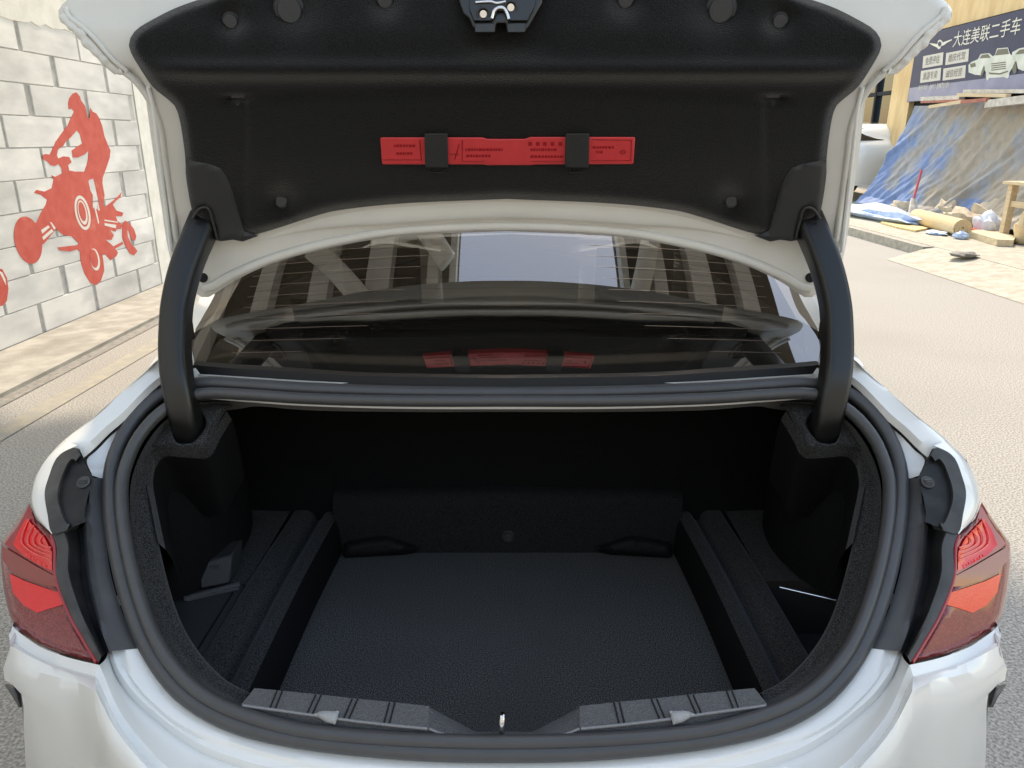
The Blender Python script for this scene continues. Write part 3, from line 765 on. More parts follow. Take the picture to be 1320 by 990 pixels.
# --- weatherstrip: two beads round the opening
C1 = [(652,506),(520,505),(400,501),(320,496),(268,493),(232,498),(205,510),(180,531),(160,560),(147,590),(142,620),(143,660),(150,710),(163,765),(183,820),(210,866),(245,902),(300,932),(370,950),(450,961),(550,969),(652,971)]
C2 = [(652,517),(520,517),(400,514),(320,509),(265,507),(235,515),(215,526),(195,543),(176,568),(163,598),(157,625),(158,665),(165,712),(178,765),(197,817),(222,858),(257,893),(305,918),(375,939),(450,949),(550,955),(652,957)]
def loop(px, h):
    L = [OP(u, v, h) for u, v in px]
    return crom(L + [flip(p) for p in L[-2:0:-1]], 181, True)
def bead(px, h, r, ry):
    p = loop(px, h); n = len(p) - 1
    V = []; Fc = []; m = 14; sc = circ(r, m, ry)
    for i in range(n):
        t = (p[(i + 1) % n] - p[i - 1]).normalized(); nn = (N_OP - t * N_OP.dot(t)).normalized(); b = t.cross(nn)
        for a, c in sc: V.append(p[i] + b * a + nn * c)
    for i in range(n):
        for j in range(m):
            Fc.append((i * m + j, i * m + (j + 1) % m, ((i + 1) % n) * m + (j + 1) % m, ((i + 1) % n) * m + j))
    return V, Fc
ws = cmk('weatherstrip', bead(C1, -0.004, 0.0125, 0.011), 'rubber', weld=False)
wb = cmk('sealing_bead', bead(C2, 0.002, 0.0105, 0.012), 'rubber', ws, weld=False)
wb.location = (0, 0, 0)

# --- white quarter panels around the upper opening
Q0 = [OP(u, v, -0.012) for u, v in [(262,488),(240,490),(214,500),(190,515),(166,541),(148,570),(138,596),(134,618)]]
Q1 = [OP(u, v, -0.003) for u, v in [(252,474),(227,486),(201,504.5),(168,540),(145,560),(125,580.5),(112,593),(119,613)]]
both('gutter_flange', loft([Q0, Q1], 40), 'paint')
R1 = [OP(u, v, 0.004) for u, v in [(250,470),(224,484),(198,503),(165,538),(142,558),(122,578),(108,590)]]
R2 = [OP(u, v, 0.016) for u, v in [(248,464),(219,480),(194,498),(161,532),(138,552),(117,572),(100,577)]]
R3 = [OP(u, v, 0.020) for u, v in [(244,452),(211,472),(189,490),(154,520),(128,543),(96,566),(78,578)]]
R4 = [SIDE(u, v, 0.022) for u, v in [(240,440),(205,463),(186,481),(150,512),(121,538),(84,567),(62,590)]]
R5 = [p + Vector((-0.03, 0.03, -0.03)) for p in R4]
R6 = [p + Vector((-0.07, 0.09, -0.14)) for p in R4]
both('quarter_panel', loft([R1, R2, R3, R4, R5, R6], 48, sub=3), 'paint')
# black gap between flange and panel
both('panel_gap', loft([[p - N_OP * 0.012 for p in Q1[:6]], [p - N_OP * 0.012 for p in R1[:7]]], 40), 'rubber_dark')
# white corner band round the bracket down to the light
T0 = [OP(u, v, 0.028) for u, v in [(100,574),(76,587),(63,615),(58,637),(61,662),(68,687)]]
T1 = [SIDE(u, v, 0.030) for u, v in [(88,570),(68,586),(55,608),(48,637),(55,666),(68,688.5)]]
T2 = [SIDE(u, v, 0.022) for u, v in [(84,567),(60,591),(46,614),(40,642),(47,667),(67,689)]]
T3 = [p + Vector((-0.012, 0.03, -0.03)) for p in T2]
both('panel_corner', loft([T0, T1, T2, T3], 30, sub=2), 'paint')

# --- black gutter between light and weatherstrip
K0 = [OP(u, v, 0.026) for u, v in [(66,686),(73,706),(73,743),(90,790),(110,826),(127,854)]]
K1 = [OP(u, v, 0.028) for u, v in [(82,686),(87,706),(87,740),(101,786),(117,820),(131,846)]]
K1b = [OP(u, v, 0.022) for u, v in [(85,686),(90,706),(90,740),(104,786),(119,820),(132,846)]]
K2 = [OP(u, v, -0.012) for u, v in [(100,682),(104,706),(106,745),(115,788),(126,818),(136,842)]]
K3a = [OP(u, v, -0.010) for u, v in [(107,680),(108,706),(112,745),(121,788),(130,818),(139,841)]]
K3 = [OP(u, v, 0.004) for u, v in [(110,672),(112,706),(116,745),(125,788),(133,817),(141,840)]]
K3b = [OP(u, v, 0.0) for u, v in [(113,672),(115,706),(120,745),(129,788),(137,817),(146,839)]]
K4 = [OP(u, v, -0.014) for u, v in [(133,660),(136,690),(143,740),(157,788),(171,816),(187,835)]]
both('gutter_rim', loft([K0, K1, K1b], 30, sub=2), 'bracket_edge')
both('gutter_groove', loft([K1b, K2, K3a], 30), 'bracket_plastic')
gp = both('gutter_panel', loft([K3a, K3, K3b, [a.lerp(b, .5) for a, b in zip(K3b, K4)], K4], 30, sub=2), 'gutter_plastic')
G0 = [OP(u, v, 0.0) for u, v in [(119,617),(114,635),(110,655),(110,674)]]
G0b = [OP(u, v, 0.0) for u, v in [(122,616),(118,635),(114,655),(113,674)]]
G1 = [OP(u, v, -0.014) for u, v in [(137,617),(135,635),(135,655),(136,690)]]
both('gutter_top', loft([[p - N_OP * .02 for p in G0], G0, G0b, G1], 16, sub=2), 'gutter_plastic')
# bracket with its screw
BR = [(96,577),(103,585),(109,597),(121,617),(113,640),(109,660),(110,673),(104,675),(85,684),(67,687),(57.5,637),(62,617),(74,589)]
BI = [(93,590),(101,598),(116,618),(110,640),(107,660),(107,668),(88,676),(74,640),(80,610)]
def brk(u, v, d):
    return OP(u, v, 0.030 if d < 1 else 0.026)
both('gutter_bracket', slab(BR, lambda u, v, d: OP(u, v, 0.022), lambda u, v: OP(u, v, -0.02), 8), 'bracket_plastic', angle=30)
ro = sm2(BR, 40); ri = [(u + (86 - u) * .0, v) for u, v in BR]
rim_o = [OP(u, v, 0.030) for u, v in [(104,586),(96,577),(74,589),(62,617),(57.5,637),(61,662),(67,687),(86,684)]]
rim_i = [OP(u, v, 0.031) for u, v in [(98,594),(93,591),(86,599),(77,622),(74,640),(78,658),(85,674),(90,676)]]
rim_d = [OP(u, v, 0.021) for u, v in [(99,597),(95,594),(88,601),(80,623),(77,640),(81,658),(87,672),(91,674)]]
rim_e = [OP(u, v, 0.0) for u, v in [(104,586),(96,577),(74,589),(62,617),(57.5,637),(61,662),(67,687),(86,684)]]
both('bracket_rim', loft([rim_e, rim_o, rim_i, rim_d], 30), 'bracket_edge', angle=35)
def disc(c, n, r, d, seg=20, inner=None):
    a = (Vector((1, 0, 0)) - n * n.x).normalized(); b = n.cross(a)
    V = [c + (a * cos(2 * pi * k / seg) + b * sin(2 * pi * k / seg)) * r for k in range(seg)]
    V += [c + n * d + (a * cos(2 * pi * k / seg) + b * sin(2 * pi * k / seg)) * r * 0.88 for k in range(seg)]
    Fc = [tuple(range(seg, 2 * seg))] + [(k, (k + 1) % seg, seg + (k + 1) % seg, seg + k) for k in range(seg)]
    return V, Fc
def ring(c, n, r, rt, seg=24):
    a = (Vector((1, 0, 0)) - n * n.x).normalized(); b = n.cross(a)
    p = [c + (a * cos(2 * pi * k / seg) + b * sin(2 * pi * k / seg)) * r for k in range(seg + 1)]
    return sweep(p, circ(rt, 8), n, cap=False)
sc = OP(107.5, 621.5, 0.024)
both('screw', join(ring(sc, N_OP, 0.0095, 0.0018), disc(sc, N_OP, 0.0085, 0.002), shift(box(-.006, .006, -.0012, .0012, 0, .0035), sc + N_OP * 0.001), shift(box(-.006, .006, -.0052, -.0032, 0, .0035), sc + N_OP * 0.001)), 'gutter_plastic')

# --- tail lights
LO = [(38,648),(20,676),(2,700),(1,725),(5,762),(12,793),(22,812),(50,832),(80,844),(105,851),(127,855),(110,826),(90,790),(74,745),(72,706),(67,690),(57,681),(46,668)]
def lampfn(h): return lambda u, v, d: SIDE(u, v, 0.020 + h - 0.010 * max(0, 1 - d / 9) ** 2)
up = [(38,652),(22,680),(6,701),(20,712),(45,727),(71,742),(70,708),(66,696),(56,687),(45,674)]
ui = [(34,668),(24,684),(17,702),(30,716),(50,727),(67,736),(67,712),(58,694),(47,682)]
bd = [(3,704),(20,714),(45,729),(73,744),(76,757),(60,755),(38,748),(18,738),(3,722)]
lw = [(12,739),(32,749),(55,757),(77,764),(83,779),(66,784),(48,790),(30,780),(17,764)]
lamps = both('taillight', slab(LO, lampfn(0), lambda u, v: SIDE(u, v, -0.06), 7), 'tail_grain')
for sgn, lamp in ((1, lamps[0]), (-1, lamps[1])):
    S = (lambda m: m) if sgn == 1 else (lambda m: ([flip(p) for p in m[0]], [tuple(reversed(f)) for f in m[1]]))
    def sub(name, m, material):
        o = cmk(name, S(m), material, lamp); o.location = (0, 0, 0); return o
    sub('upper_lens', patch(up, lambda u, v, d: SIDE(u, v, 0.0225), 6, None)[:2], 'tail_edge')
    sub('led_panel', patch(ui, lambda u, v, d: SIDE(u, v, 0.0235 + 0.003 * max(0, 1 - d / 6)), 5, None)[:2], 'tail_bright')
    sub('lens_band', patch(bd, lambda u, v, d: SIDE(u, v, 0.0245), 6, None)[:2], 'tail_band')
    sub('reflector', patch(lw, lambda u, v, d: SIDE(u, v, 0.0225), 6, None)[:2], 'tail_low')
    for pts in ([(38,668),(29,688),(29,701),(44,713),(66,722)], [(44,677),(36,691),(37,702),(49,710),(67,717)], [(50,684),(43,694),(45,702),(54,707.5),(67,712)], [(56,690),(51,697),(54,702),(66,706)]):
        sub('light_guide', sweep(crom([SIDE(u, v, 0.0262) for u, v in pts], 24), circ(0.0011, 8), N_OP), 'tail_rib')
    for (u, v) in ((37, 716), (44, 720.5), (51, 724.5), (58, 728.5)):
        sub('led_cup', sweep([SIDE(u + a, v + b, 0.026) for a, b in ((-2, -2), (-2, 2), (2, 4), (2.4, .6), (-2, -2))], circ(0.0008, 6), N_OP), 'tail_rib')
    sub('lens_rim', sweep(crom([SIDE(u, v, 0.0215) for u, v in [(67,690),(71,706),(73,745),(89,790),(109,826),(125,853)]], 24), circ(0.0035, 8), N_OP), 'tail_edge')

# --- bumper and sill flange
B0 = [OP(u, v, -0.014) for u, v in [(186,834),(200,860),(225,891),(265,921),(330,948),(430,969),(540,978),(652,981)]]
B05 = [OP(u, v, -0.006) for u, v in [(160,837),(170,869),(197,902),(240,935),(303,959),(400,984),(520,996),(652,1000)]]
B06 = [OP(u, v, -0.012) for u, v in [(157,837.5),(167,870),(194,904),(236,939),(297,964),(395,988),(515,1000),(652,1005)]]
B1 = [OP(u, v, -0.010) for u, v in [(142,839),(152,865),(173,894),(200,918),(240,948),(290,972),(388,994),(652,1016)]]
B1b = [OP(u, v, -0.022) for u, v in [(139,841),(148,869),(168,899),(195,924),(233,954),(282,980),(380,1004),(652,1026)]]
fl = cmk('sill_flange', mirror(*loft([B0, B05, B06, B1, B1b], 70, sub=2)), 'paint')
B2 = [OP(u, v, 0.018) for u, v in [(128,857),(135,873),(148,905),(165,933),(190,963),(215,988),(290,1040),(430,1090),(652,1118)]]
B2i = [OP(u, v, 0.008) for u, v in [(131,855),(138,870),(152,902),(170,930),(195,959),(221,984),(296,1034),(434,1082),(652,1110)]]
B2m = [a.lerp(b, 0.5) - N_OP * 0.004 for a, b in zip([crom(B1b, 9)[k] for k in range(9)], crom(B2i, 9))]
# outer face of the bumper
LB = [SIDE(u, v, 0.022) for u, v in [(16,806),(22,813),(50,833),(80,845),(105,852),(128,857)]]
YP = [(0, .69), (.3, .72), (.5, .79), (.62, .885), (.74, .945), (.82, 1.0), (.86, 1.03), (.92, 1.075)]
def BUMP(u, v, out=0.0):
    x, f, g = ray(u, v); Y = 0.95
    for _ in range(60):
        X = x * Y / f - X0; Y = 0.5 * Y + 0.5 * (interp(YP, abs(X)) - out)
    return half(atY(u, v, Y), u)
top = LB + B2[1:]
r0 = [p + Vector((-.004 if i < 6 else 0, -.008, -.010)) for i, p in enumerate(top)]
BS = [[(13,836),(30,848),(60,863),(90,876),(124,894)], [(3,872),(25,880),(60,898),(95,918),(127,940)], [(27,893),(42,908),(70,928),(95,945),(122,965)], [(31,945),(50,962),(75,980),(95,995),(118,1014)], [(35,1020),(60,1040),(90,1062),(118,1085)]]
BC = [[(124,894),(132,910),(150,942),(178,978),(230,1025),(330,1080),(450,1122),(652,1150)], [(127,940),(150,970),(200,1025),(300,1100),(450,1160),(652,1190)], [(122,965),(160,1010),(260,1095),(430,1190),(652,1240)], [(118,1014),(200,1090),(400,1220),(652,1290)], [(118,1085),(200,1150),(400,1300),(652,1390)]]
OUT = (.012, .022, .022, .016, .006)
RS = [[BUMP(u, v, o) for u, v in px] for px, o in zip(BS, OUT)]
RC = [[BUMP(u, v, o) for u, v in px] for px, o in zip(BC, OUT)]
r1, r2, r3, r4, r5 = RS
r0s = [p + Vector((-.004, -.006, -.010)) for p in LB]; r0c = [p + Vector((0, -.008, -.010)) for p in B2]; r0c[0] = r0s[-1]
B2[0] = LB[-1]; r0 = r0s
bm_ = cmk('bumper', mirror(*join(loft([LB, r0s] + RS, 30, sub=3), loft([B2, r0c] + RC, 60, sub=3))), 'paint')
ends = [top[0], r0[0], r1[0], r2[0]]
both('bumper_side', loft([ends, [p + Vector((-.004, .03, 0)) for p in ends], [Vector((-.885, p.y + .3, p.z)) for p in ends]], 10, sub=2), 'paint')
ends = [r3[0], r4[0], r5[0]]
both('bumper_side', loft([ends, [p + Vector((.004, .05, 0)) for p in ends], [p + Vector((.03, .4, 0)) for p in ends]], 10, sub=2), 'paint')
cmk('bumper_ledge', mirror(*loft([B1b, B2m, B2i, B2], 60, sub=2)), 'paint')
# small fin and vent under the flared side lip
both('vent', loft([[BUMP(8, 881, -.02), BUMP(28, 888, -.0)], [BUMP(24, 912, -.02), BUMP(30, 912, -.0)]], 6, False), 'rubber_dark')
both('vent_fin', loft([[BUMP(7, 882, .0), BUMP(14, 885, .0), BUMP(19, 887, .0)], [BUMP(24, 908, .0), BUMP(26, 909, .0), BUMP(27, 910, .0)]], 6, False), 'gutter_plastic', solid=0.003)

# --- body sides, roof and wheels (mostly hidden from here)
crest = [SIDE(u, v, 0.022) for u, v in [(62,590),(84,567),(121,538),(150,512),(186,481),(205,463)]]
crest += [Vector(p) for p in [(-.755, 1.75, 1.055), (-.77, 2.3, 1.03), (-.775, 3.2, .99), (-.75, 4.3, .92), (-.66, 5.0, .80), (-.35, 5.35, .70)]]
lmid = [Vector(p) for p in [(-.83, 1.17, .86), (-.86, 1.3, .88), (-.875, 1.5, .88), (-.885, 1.75, .87), (-.89, 2.3, .86), (-.89, 3.2, .84), (-.88, 4.3, .80), (-.77, 5.05, .66), (-.4, 5.45, .60)]]
llow = [Vector(p) for p in [(-.845, 1.17, .60), (-.865, 1.3, .58), (-.88, 1.5, .55), (-.89, 1.75, .52), (-.895, 2.3, .5), (-.895, 3.2, .5), (-.885, 4.3, .5), (-.79, 5.05, .45), (-.42, 5.5, .42)]]
lsil = [Vector((p.x * .97, p.y, 0.2)) for p in llow]
V, Fc = loft([crest, lmid, llow, lsil], 140, sub=6)
WY = (2.02, 4.58)
keep = []
for f in Fc:
    c = sum((V[i] for i in f), Vector()) / len(f)
    if any((c.y - w) ** 2 + (c.z - 0.32) ** 2 < 0.355 ** 2 for w in WY): continue
    keep.append(f)
both('body_side', (V, keep), 'paint')
for sx in (-1, 1):
    for w in WY:
        wh = empty('wheel', (0, 0, 0), None, None)
        wh.parent = car; wh.location = -car.location
        del wh
for o in [o for o in COL.objects if o.name.startswith('wheel') and o.type == 'EMPTY' and o.parent == car]: bpy.data.objects.remove(o)
for sx in (-1, 1):
    for w in WY:
        ty = cmk('wheel', sweep([Vector((sx * (.66 + .22 * k / 8), w, .32)) for k in range(9)], circ(.32, 36), Vector((0, 0, 1)), scale=[.93, .98, 1, 1, 1, 1, 1, .98, .93]), 'tyre')
        rim = cmk('rim', join(ring(Vector((sx * .875, w, .32)), Vector((sx, 0, 0.0001)).normalized(), .215, .012, 32), *[beam((sx * .87, w, .32), (sx * .875, w + .21 * cos(a), .32 + .21 * sin(a)), .02, .012) for a in [2 * pi * k / 10 for k in range(10)]]), 'alloy', ty)
        rim.location = (0, 0, 0)
TG = 0.74
def gY(x): return 1.35 + 0.14 * x * x
def GL(u, v):                      # point of the rear window
    x, f, g = ray(u, v); Y = 1.4
    for _ in range(30):
        X = x * Y / f - X0
        Y = (H - 1.074 + TG * gY(X)) / (TG - g / f)
    return half(atY(u, v, Y), u)
roofr = []
for k in range(5):
    x = -0.57 + 0.57 * k / 4
    roofr.append([Vector((x, 1.84 + .14 * x * x, 1.385 - .1 * x * x)), Vector((x, 2.1, 1.415 - .1 * x * x)), Vector((x, 2.7, 1.43 - .1 * x * x)), Vector((x, 3.2, 1.40 - .1 * x * x))])
cmk('roof', mirror(*loft(roofr, 16)), 'paint')
cmk('windscreen', mirror(*loft([[Vector((-.57, 3.2, 1.365)), Vector((0, 3.2, 1.40))], [Vector((-.68, 4.05, 1.0)), Vector((0, 4.15, 1.0))]], 6)), 'dark_glass')
cmk('bonnet', mirror(*loft([[Vector((-.75, 4.0, .98)), Vector((0, 4.1, 1.0))], [Vector((-.72, 4.7, .88)), Vector((0, 4.8, .93))], [Vector((-.5, 5.3, .74)), Vector((0, 5.45, .76))]], 12, sub=3)), 'paint')
cmk('front_end', mirror(*loft([[Vector((-.5, 5.3, .74)), Vector((0, 5.45, .76))], [Vector((-.5, 5.42, .2)), Vector((0, 5.6, .2))]], 8)), 'paint')
both('side_window', loft([[Vector((-.575, 1.95, 1.35)), Vector((-.575, 2.6, 1.385)), Vector((-.575, 3.2, 1.36))], [Vector((-.745, 1.85, 1.055)), Vector((-.765, 2.8, 1.01)), Vector((-.74, 3.95, .97))]], 10), 'dark_glass')
# pillars beside the window
PA = [GL(u, v) for u, v in [(251,470),(247,437),(262,407),(278,377)]] + [Vector((-.615, 1.78, 1.315)), Vector((-.57, 1.885, 1.353))]
PB = [p + Vector((-0.016, -0.012, 0.006)) for p in PA]
PC = [p + Vector((-0.055, 0.03, -0.01)) for p in PA]
PD = [Vector((-.735, 1.45, 1.055)), Vector((-.74, 1.52, 1.07)), Vector((-.735, 1.62, 1.10)), Vector((-.725, 1.72, 1.14)), Vector((-.66, 1.85, 1.29)), Vector((-.585, 1.95, 1.352))]
both('rear_pillar', loft([PA, PB, PC, PD], 30, sub=2), 'paint')
# deck strip between window and seal, and the corner pieces
D0 = [OP(u, v, -0.012) for u, v in [(262,488),(320,491),(400,496),(520,500),(652,501)]]
D1 = [OP(u, v, -0.004) for u, v in [(256,482),(320,486),(400,491),(520,496),(652,497)]]
D2 = [GL(u, v) + Vector((0, -.018, -.008)) for u, v in [(252,477),(320,482),(400,486),(520,491),(652,492)]]
D3 = [p + Vector((0, .05, 0.0)) for p in D2]
cmk('deck_panel', mirror(*loft([D0, D1, D2, D3], 40)), 'paint')
W1 = [OP(u, v, -0.004) for u, v in [(268,512),(320,516),(400,520),(520,523.5),(652,524)]]
W2 = [OP(u, v, -0.012) for u, v in [(268,514),(320,518.5),(400,523.5),(520,527),(652,527.5)]]
cmk('opening_flange', mirror(*loft([W1, W2], 40)), 'paint')
F1 = [GL(u, v) + Vector((0, -.016, -.004)) for u, v in [(251,477),(300,481),(380,485),(480,490.5),(652,493)]]
F2 = [GL(u, v) + Vector((0, -.016, .006)) for u, v in [(252,471),(300,475),(380,480),(480,485.5),(652,488)]]
F3 = [GL(u, v) + Vector((0, -.002, .002)) for u, v in [(254,466),(300,470),(380,475),(480,481),(652,484)]]
cmk('window_seal', mirror(*loft([F1, F2, F3], 40)), 'rubber_dark')
# window
wrail = []
for k in range(13):
    x = -0.655 + 0.655 * k / 12
    pts = []
    for j in range(9):
        t = j / 8; z = 1.066 + (1.385 - 1.066) * t
        xx = x * (0.955 + 0.06 * min(1, t * 2.5)) if t < .45 else x * (1.015 - 0.30 * (t - .45) ** 1.3)
        pts.append(Vector((xx, gY(xx) + (z - 1.074) / TG - 0.02 * sin(t * pi) * 0, z - 0.1 * x * x * t)))
    wrail.append(pts)
win = cmk('rear_window', mirror(*loft(wrail, 30, sub=3)), 'rear_glass')
dl = []
for k in range(13):
    z = 1.105 + 0.0195 * k
    pts = []
    for j in range(31):
        x = -0.55 + 1.10 * j / 30
        zz = z - 0.1 * x * x * (z - 1.066) / .319 - 0.03 * x * x
        pts.append(Vector((x, gY(x) + (zz - 1.074) / TG + 0.003, zz)))
    dl.append(sweep(pts, circ(0.00035, 5), Vector((0, -1, 1)), cap=False))
for x in (-.27, .27):
    dl.append(sweep([Vector((x * (1 + .1 * t), gY(x) + (1.10 + .25 * t - 1.074) / .649 + .003, 1.10 + .25 * t)) for t in (0, .3, .6, 1)], circ(.00035, 5), Vector((1, 0, 0))))
d_ = cmk('defroster_line', join(*dl), 'defroster', win); d_.location = (0, 0, 0)
# cabin
cmk('parcel_shelf', mirror(*loft([[Vector((-.68, 1.38, 1.045)), Vector((0, 1.30, 1.045))], [Vector((-.62, 1.95, 1.03)), Vector((0, 1.95, 1.03))]], 6)), 'seat')
for x in (-.35, .35):
    cmk('headrest', sweep([Vector((x - .1 + .05 * k, 2.05, 1.12)) for k in range(5)], rrect(.05, .09, .03), Vector((0, 0, 1))), 'seat')
cmk('seat_back', mirror(*loft([[Vector((-.6, 2.0, 1.08)), Vector((0, 2.0, 1.06))], [Vector((-.6, 2.2, .5)), Vector((0, 2.2, .5))]], 6)), 'seat')
cmk('cabin_floor', sheet(-.6, .6, 2.0, 4.0, .35), 'seat', smooth=False)

# --- hinge arms
def arm_path():
    A = [(272,268,1.50),(258,300,1.462),(240,345,1.415),(229,390,1.375),(226,430,1.342),(226,460,1.318),(229,490,1.295),(236,525,1.283),(242,550,1.288),(247,578,1.31)]
    return crom([half(atY(*a)) for a in A], 50)
ap = arm_path()
asect = rrect(0.0258, 0.024, 0.012, 6)
arms = both('hinge_arm', sweep(ap, asect, Vector((0, -1, 0.25)), scale=[1.08 - .1 * min(1, k / 20) for k in range(50)]), 'arm_plastic')
both('arm_clip', shift(box(-.004, .004, -.008, .008, -.016, .016), half(atY(245, 427, 1.36))), 'arm_plastic')

# --- trunk lid
LT = [(-120, 1.385), (-60, 1.362), (-30, 1.352), (0, 1.342), (20, 1.337), (45, 1.332), (75, 1.337), (120, 1.366), (195, 1.423), (257, 1.481), (298, 1.516), (330, 1.528), (360, 1.532), (400, 1.525)]
def lidY(v):
    for i in range(len(LT) - 1):
        if v <= LT[i + 1][0] or i == len(LT) - 2:
            (a, x), (b, y) = LT[i], LT[i + 1]
            m0 = (LT[i + 1][1] - LT[max(i - 1, 0)][1]) / (LT[i + 1][0] - LT[max(i - 1, 0)][0])
            m1 = (LT[min(i + 2, len(LT) - 1)][1] - LT[i][1]) / (LT[min(i + 2, len(LT) - 1)][0] - LT[i][0])
            hh = b - a; t = (v - a) / hh
            return x * (2 * t ** 3 - 3 * t * t + 1) + m0 * hh * (t ** 3 - 2 * t * t + t) + y * (-2 * t ** 3 + 3 * t * t) + m1 * hh * (t ** 3 - t * t)
def LID(u, v, off=0.0):
    x, f, g = ray(u, v); Y = lidY(v); X = x * Y / f
    Y -= 0.07 * (X - X0) ** 2
    return half(at_s(u, v, Y / f - off), u)
LOUT = [(652,-60),(480,-58),(300,-48),(180,-34),(110,-16),(86,0),(75,14),(77,24),(89,33),(97,43),(109,52),(121,68),(136,85),(149,95),(158,94),(172,97),(181,106),(187,122),(191,150),(198,200),(208,265),(216,318),(224,345),(238,366),(254,379),(269,383),(304,361),(356,338),(432,318),(517,304.5),(652,298)]
LOUT = LOUT[:1] + sm2(LOUT, 150, False)[1:-1] + LOUT[-1:]
def lidfront(u, v, d):
    e = 0.010 * max(0, 1 - d / 7) ** 2
    return LID(u, v, -e)
def lidback(u, v): return LID(u, v, -0.045 if v < 280 else -0.045 + 0.030 * min(1, (v - 280) / 60))
W, G = slab(LOUT, lidfront, lidback, 9)
lid = cmk('trunk_lid', mirror(W, G), 'paint_warm_shade')
def lmk(name, m, material, **k):
    o = cmk(name, m, material, lid, **k); o.location = (0, 0, 0); return o
def lboth(name, m, material, **k):
    a = lmk(name, m, material, **k); b = lmk(name, ([flip(p) for p in m[0]], [tuple(reversed(f)) for f in m[1]]), material, **k); return a, b
# pressed ridges along the front lip and the side flanges
def ridge(px, r, off, n=60): return sweep(crom([LID(u, v, off) for u, v in px], n), circ(r, 10, r), Vector((0, -1, 0)))
lipc = [(652,291),(517,297),(432,311),(356,331),(300,354),(276,368),(262,372)]
L_ = [LID(u, v, 0.002) for u, v in lipc]
lmk('lip_ridge', sweep(crom(L_[::-1] + [flip(p) for p in L_[1:]], 160), circ(0.009, 10, 0.007), Vector((0, -1, 0))), 'paint_warm_shade')
L_ = [LID(u, v, 0.000) for u, v in [(652,266),(523,272),(440,281),(380,295),(330,312)]]
lmk('lip_ridge', sweep(crom(L_[::-1] + [flip(p) for p in L_[1:]], 120), circ(0.022, 10, 0.006), Vector((0, -1, 0)), scale=[min(1, .02 + k / 30, .02 + (119 - k) / 30) for k in range(120)]), 'paint_warm_shade')
lboth('side_ridge', ridge([(160,92),(178,108),(196,135),(207,165),(212,200),(220,255),(228,310)], 0.006, 0.0), 'paint_warm_shade')
lboth('side_ridge', ridge([(92,30),(104,44),(122,62),(138,80),(152,92)], 0.008, -0.002), 'paint_warm_shade')
lboth('side_ridge', ridge([(84,10),(90,22),(110,38),(126,54),(143,74),(164,92)], 0.004, 0.002), 'paint_warm_shade')
lboth('side_ridge', ridge([(191,112),(198,140),(203,180),(209,230),(216,285),(221,325)], 0.004, 0.003), 'paint')
# body-colour seam sealer, crinkled
random.seed(3)
lboth('seam_sealer', sweep(crom([LID(u + random.uniform(-1.5, 1.5), v + random.uniform(-1.5, 1.5), 0.002) for u, v in [(80,20),(92,34),(104,44),(113,56),(126,70),(138,82),(150,92),(158,92)]], 60), circ(0.006, 8, .004), Vector((0, -1, 0)), scale=[1 + .30 * sin(k * .55) * sin(k * .23 + 1) for k in range(60)]), 'paint_warm_shade')
# carpet liner
LIN = [(652,-44),(480,-38),(330,-20),(262,-2),(227,10),(197,25),(176,38),(167,52),(168,66),(181,89),(196,111),(211,124),(225,136),(231,152),(236,180),(239,207),(240,230),(249,277),(262,292),(290,303),(333,301),(401,280),(440,270.5),(523,262),(652,256.5)]
LIN = LIN[:1] + sm2(LIN, 120, False)[1:-1] + LIN[-1:]
def linfn(u, v, d):
    o = 0.002 + 0.024 * (1 - max(0, 1 - d / 11) ** 2)
    o += 0.020 * math.exp(-((v - 90) / 13) ** 2) * (1 - max(0, 1 - d / 60) ** 2)      # roll at the bend
    # dimples round the clips
    for cu, cv, r, a in CL:
        q = ((u - cu) ** 2 + (v - cv) ** 2) / (r * r * 5)
        o -= a * math.exp(-q)
    if 85 < v < 255: o += 0.004 * sin((v - 85) / 170 * pi)
    # long shallow pad shapes
    o += 0.005 / (1 + math.exp(-(v - 118 - 10 * ((u - 652) / 300) ** 2) / 2.0)) if u > 320 else 0
    # pull slot
    o -= 0.026 * math.exp(-((u - 305) / 16) ** 2 - ((v - 128) / 3.2) ** 2)
    # recess for the latch
    o -= 0.016 * math.exp(-((u - 645) / 55) ** 4) * (1 / (1 + math.exp((v - 66) / 5)))
    return LID(u, v, max(0.0, o))
CL = [(297,27,9,.024),(373,13,16,.026),(496,0,10,.024),(363,259,8,.018)]
V, Fc, _ = patch(LIN, linfn, 5.5)
lmk('lid_liner', mirror(V, Fc), 'liner', angle=80)
for cu, cv, r, a in CL:
    c = LID(cu, cv, 0.010 if r > 8 else 0.017); n = (LID(cu, cv, 0.02) - c).normalized(); n = Vector((n.x * .6, n.y, n.z - .05)).normalized()
    rr = r * c.y / 950 * .92
    lboth('liner_clip', join(disc(c - n * .006, n, rr, 0.009), disc(c - n * .008, n, rr * 1.3, 0.004)), 'trim_plastic')
# hinge covers
HC = [(239,206),(256,208),(271,211),(285,217),(293,230),(301,250),(308,275),(315,298),(333,304),(313,311.5),(300,309),(286,311),(280,310),(276,290),(271,271),(263,266),(256,270),(249,279),(244,250)]
lboth('hinge_cover', slab(HC, lambda u, v, d: LID(u, v, 0.034 - 0.006 * max(0, 1 - d / 4) ** 2), lambda u, v: LID(u, v, 0.0), 5), 'trim_plastic')
lboth('cover_lip', sweep(crom([LID(u, v, 0.035) for u, v in [(248,282),(255,271),(263,267),(270,271),(275,288),(280,309)]], 24), circ(.0028, 8), Vector((0, -1, 0))), 'trim_plastic')
# rubber plugs
pc = LID(262, 358, 0.0); pn = Vector((0.1, -0.9, 0.2)).normalized()
lboth('rubber_plug', join(disc(pc, pn, 0.0085, 0.004), ring(pc + pn * .002, pn, .0085, .0015)), 'rubber_dark')
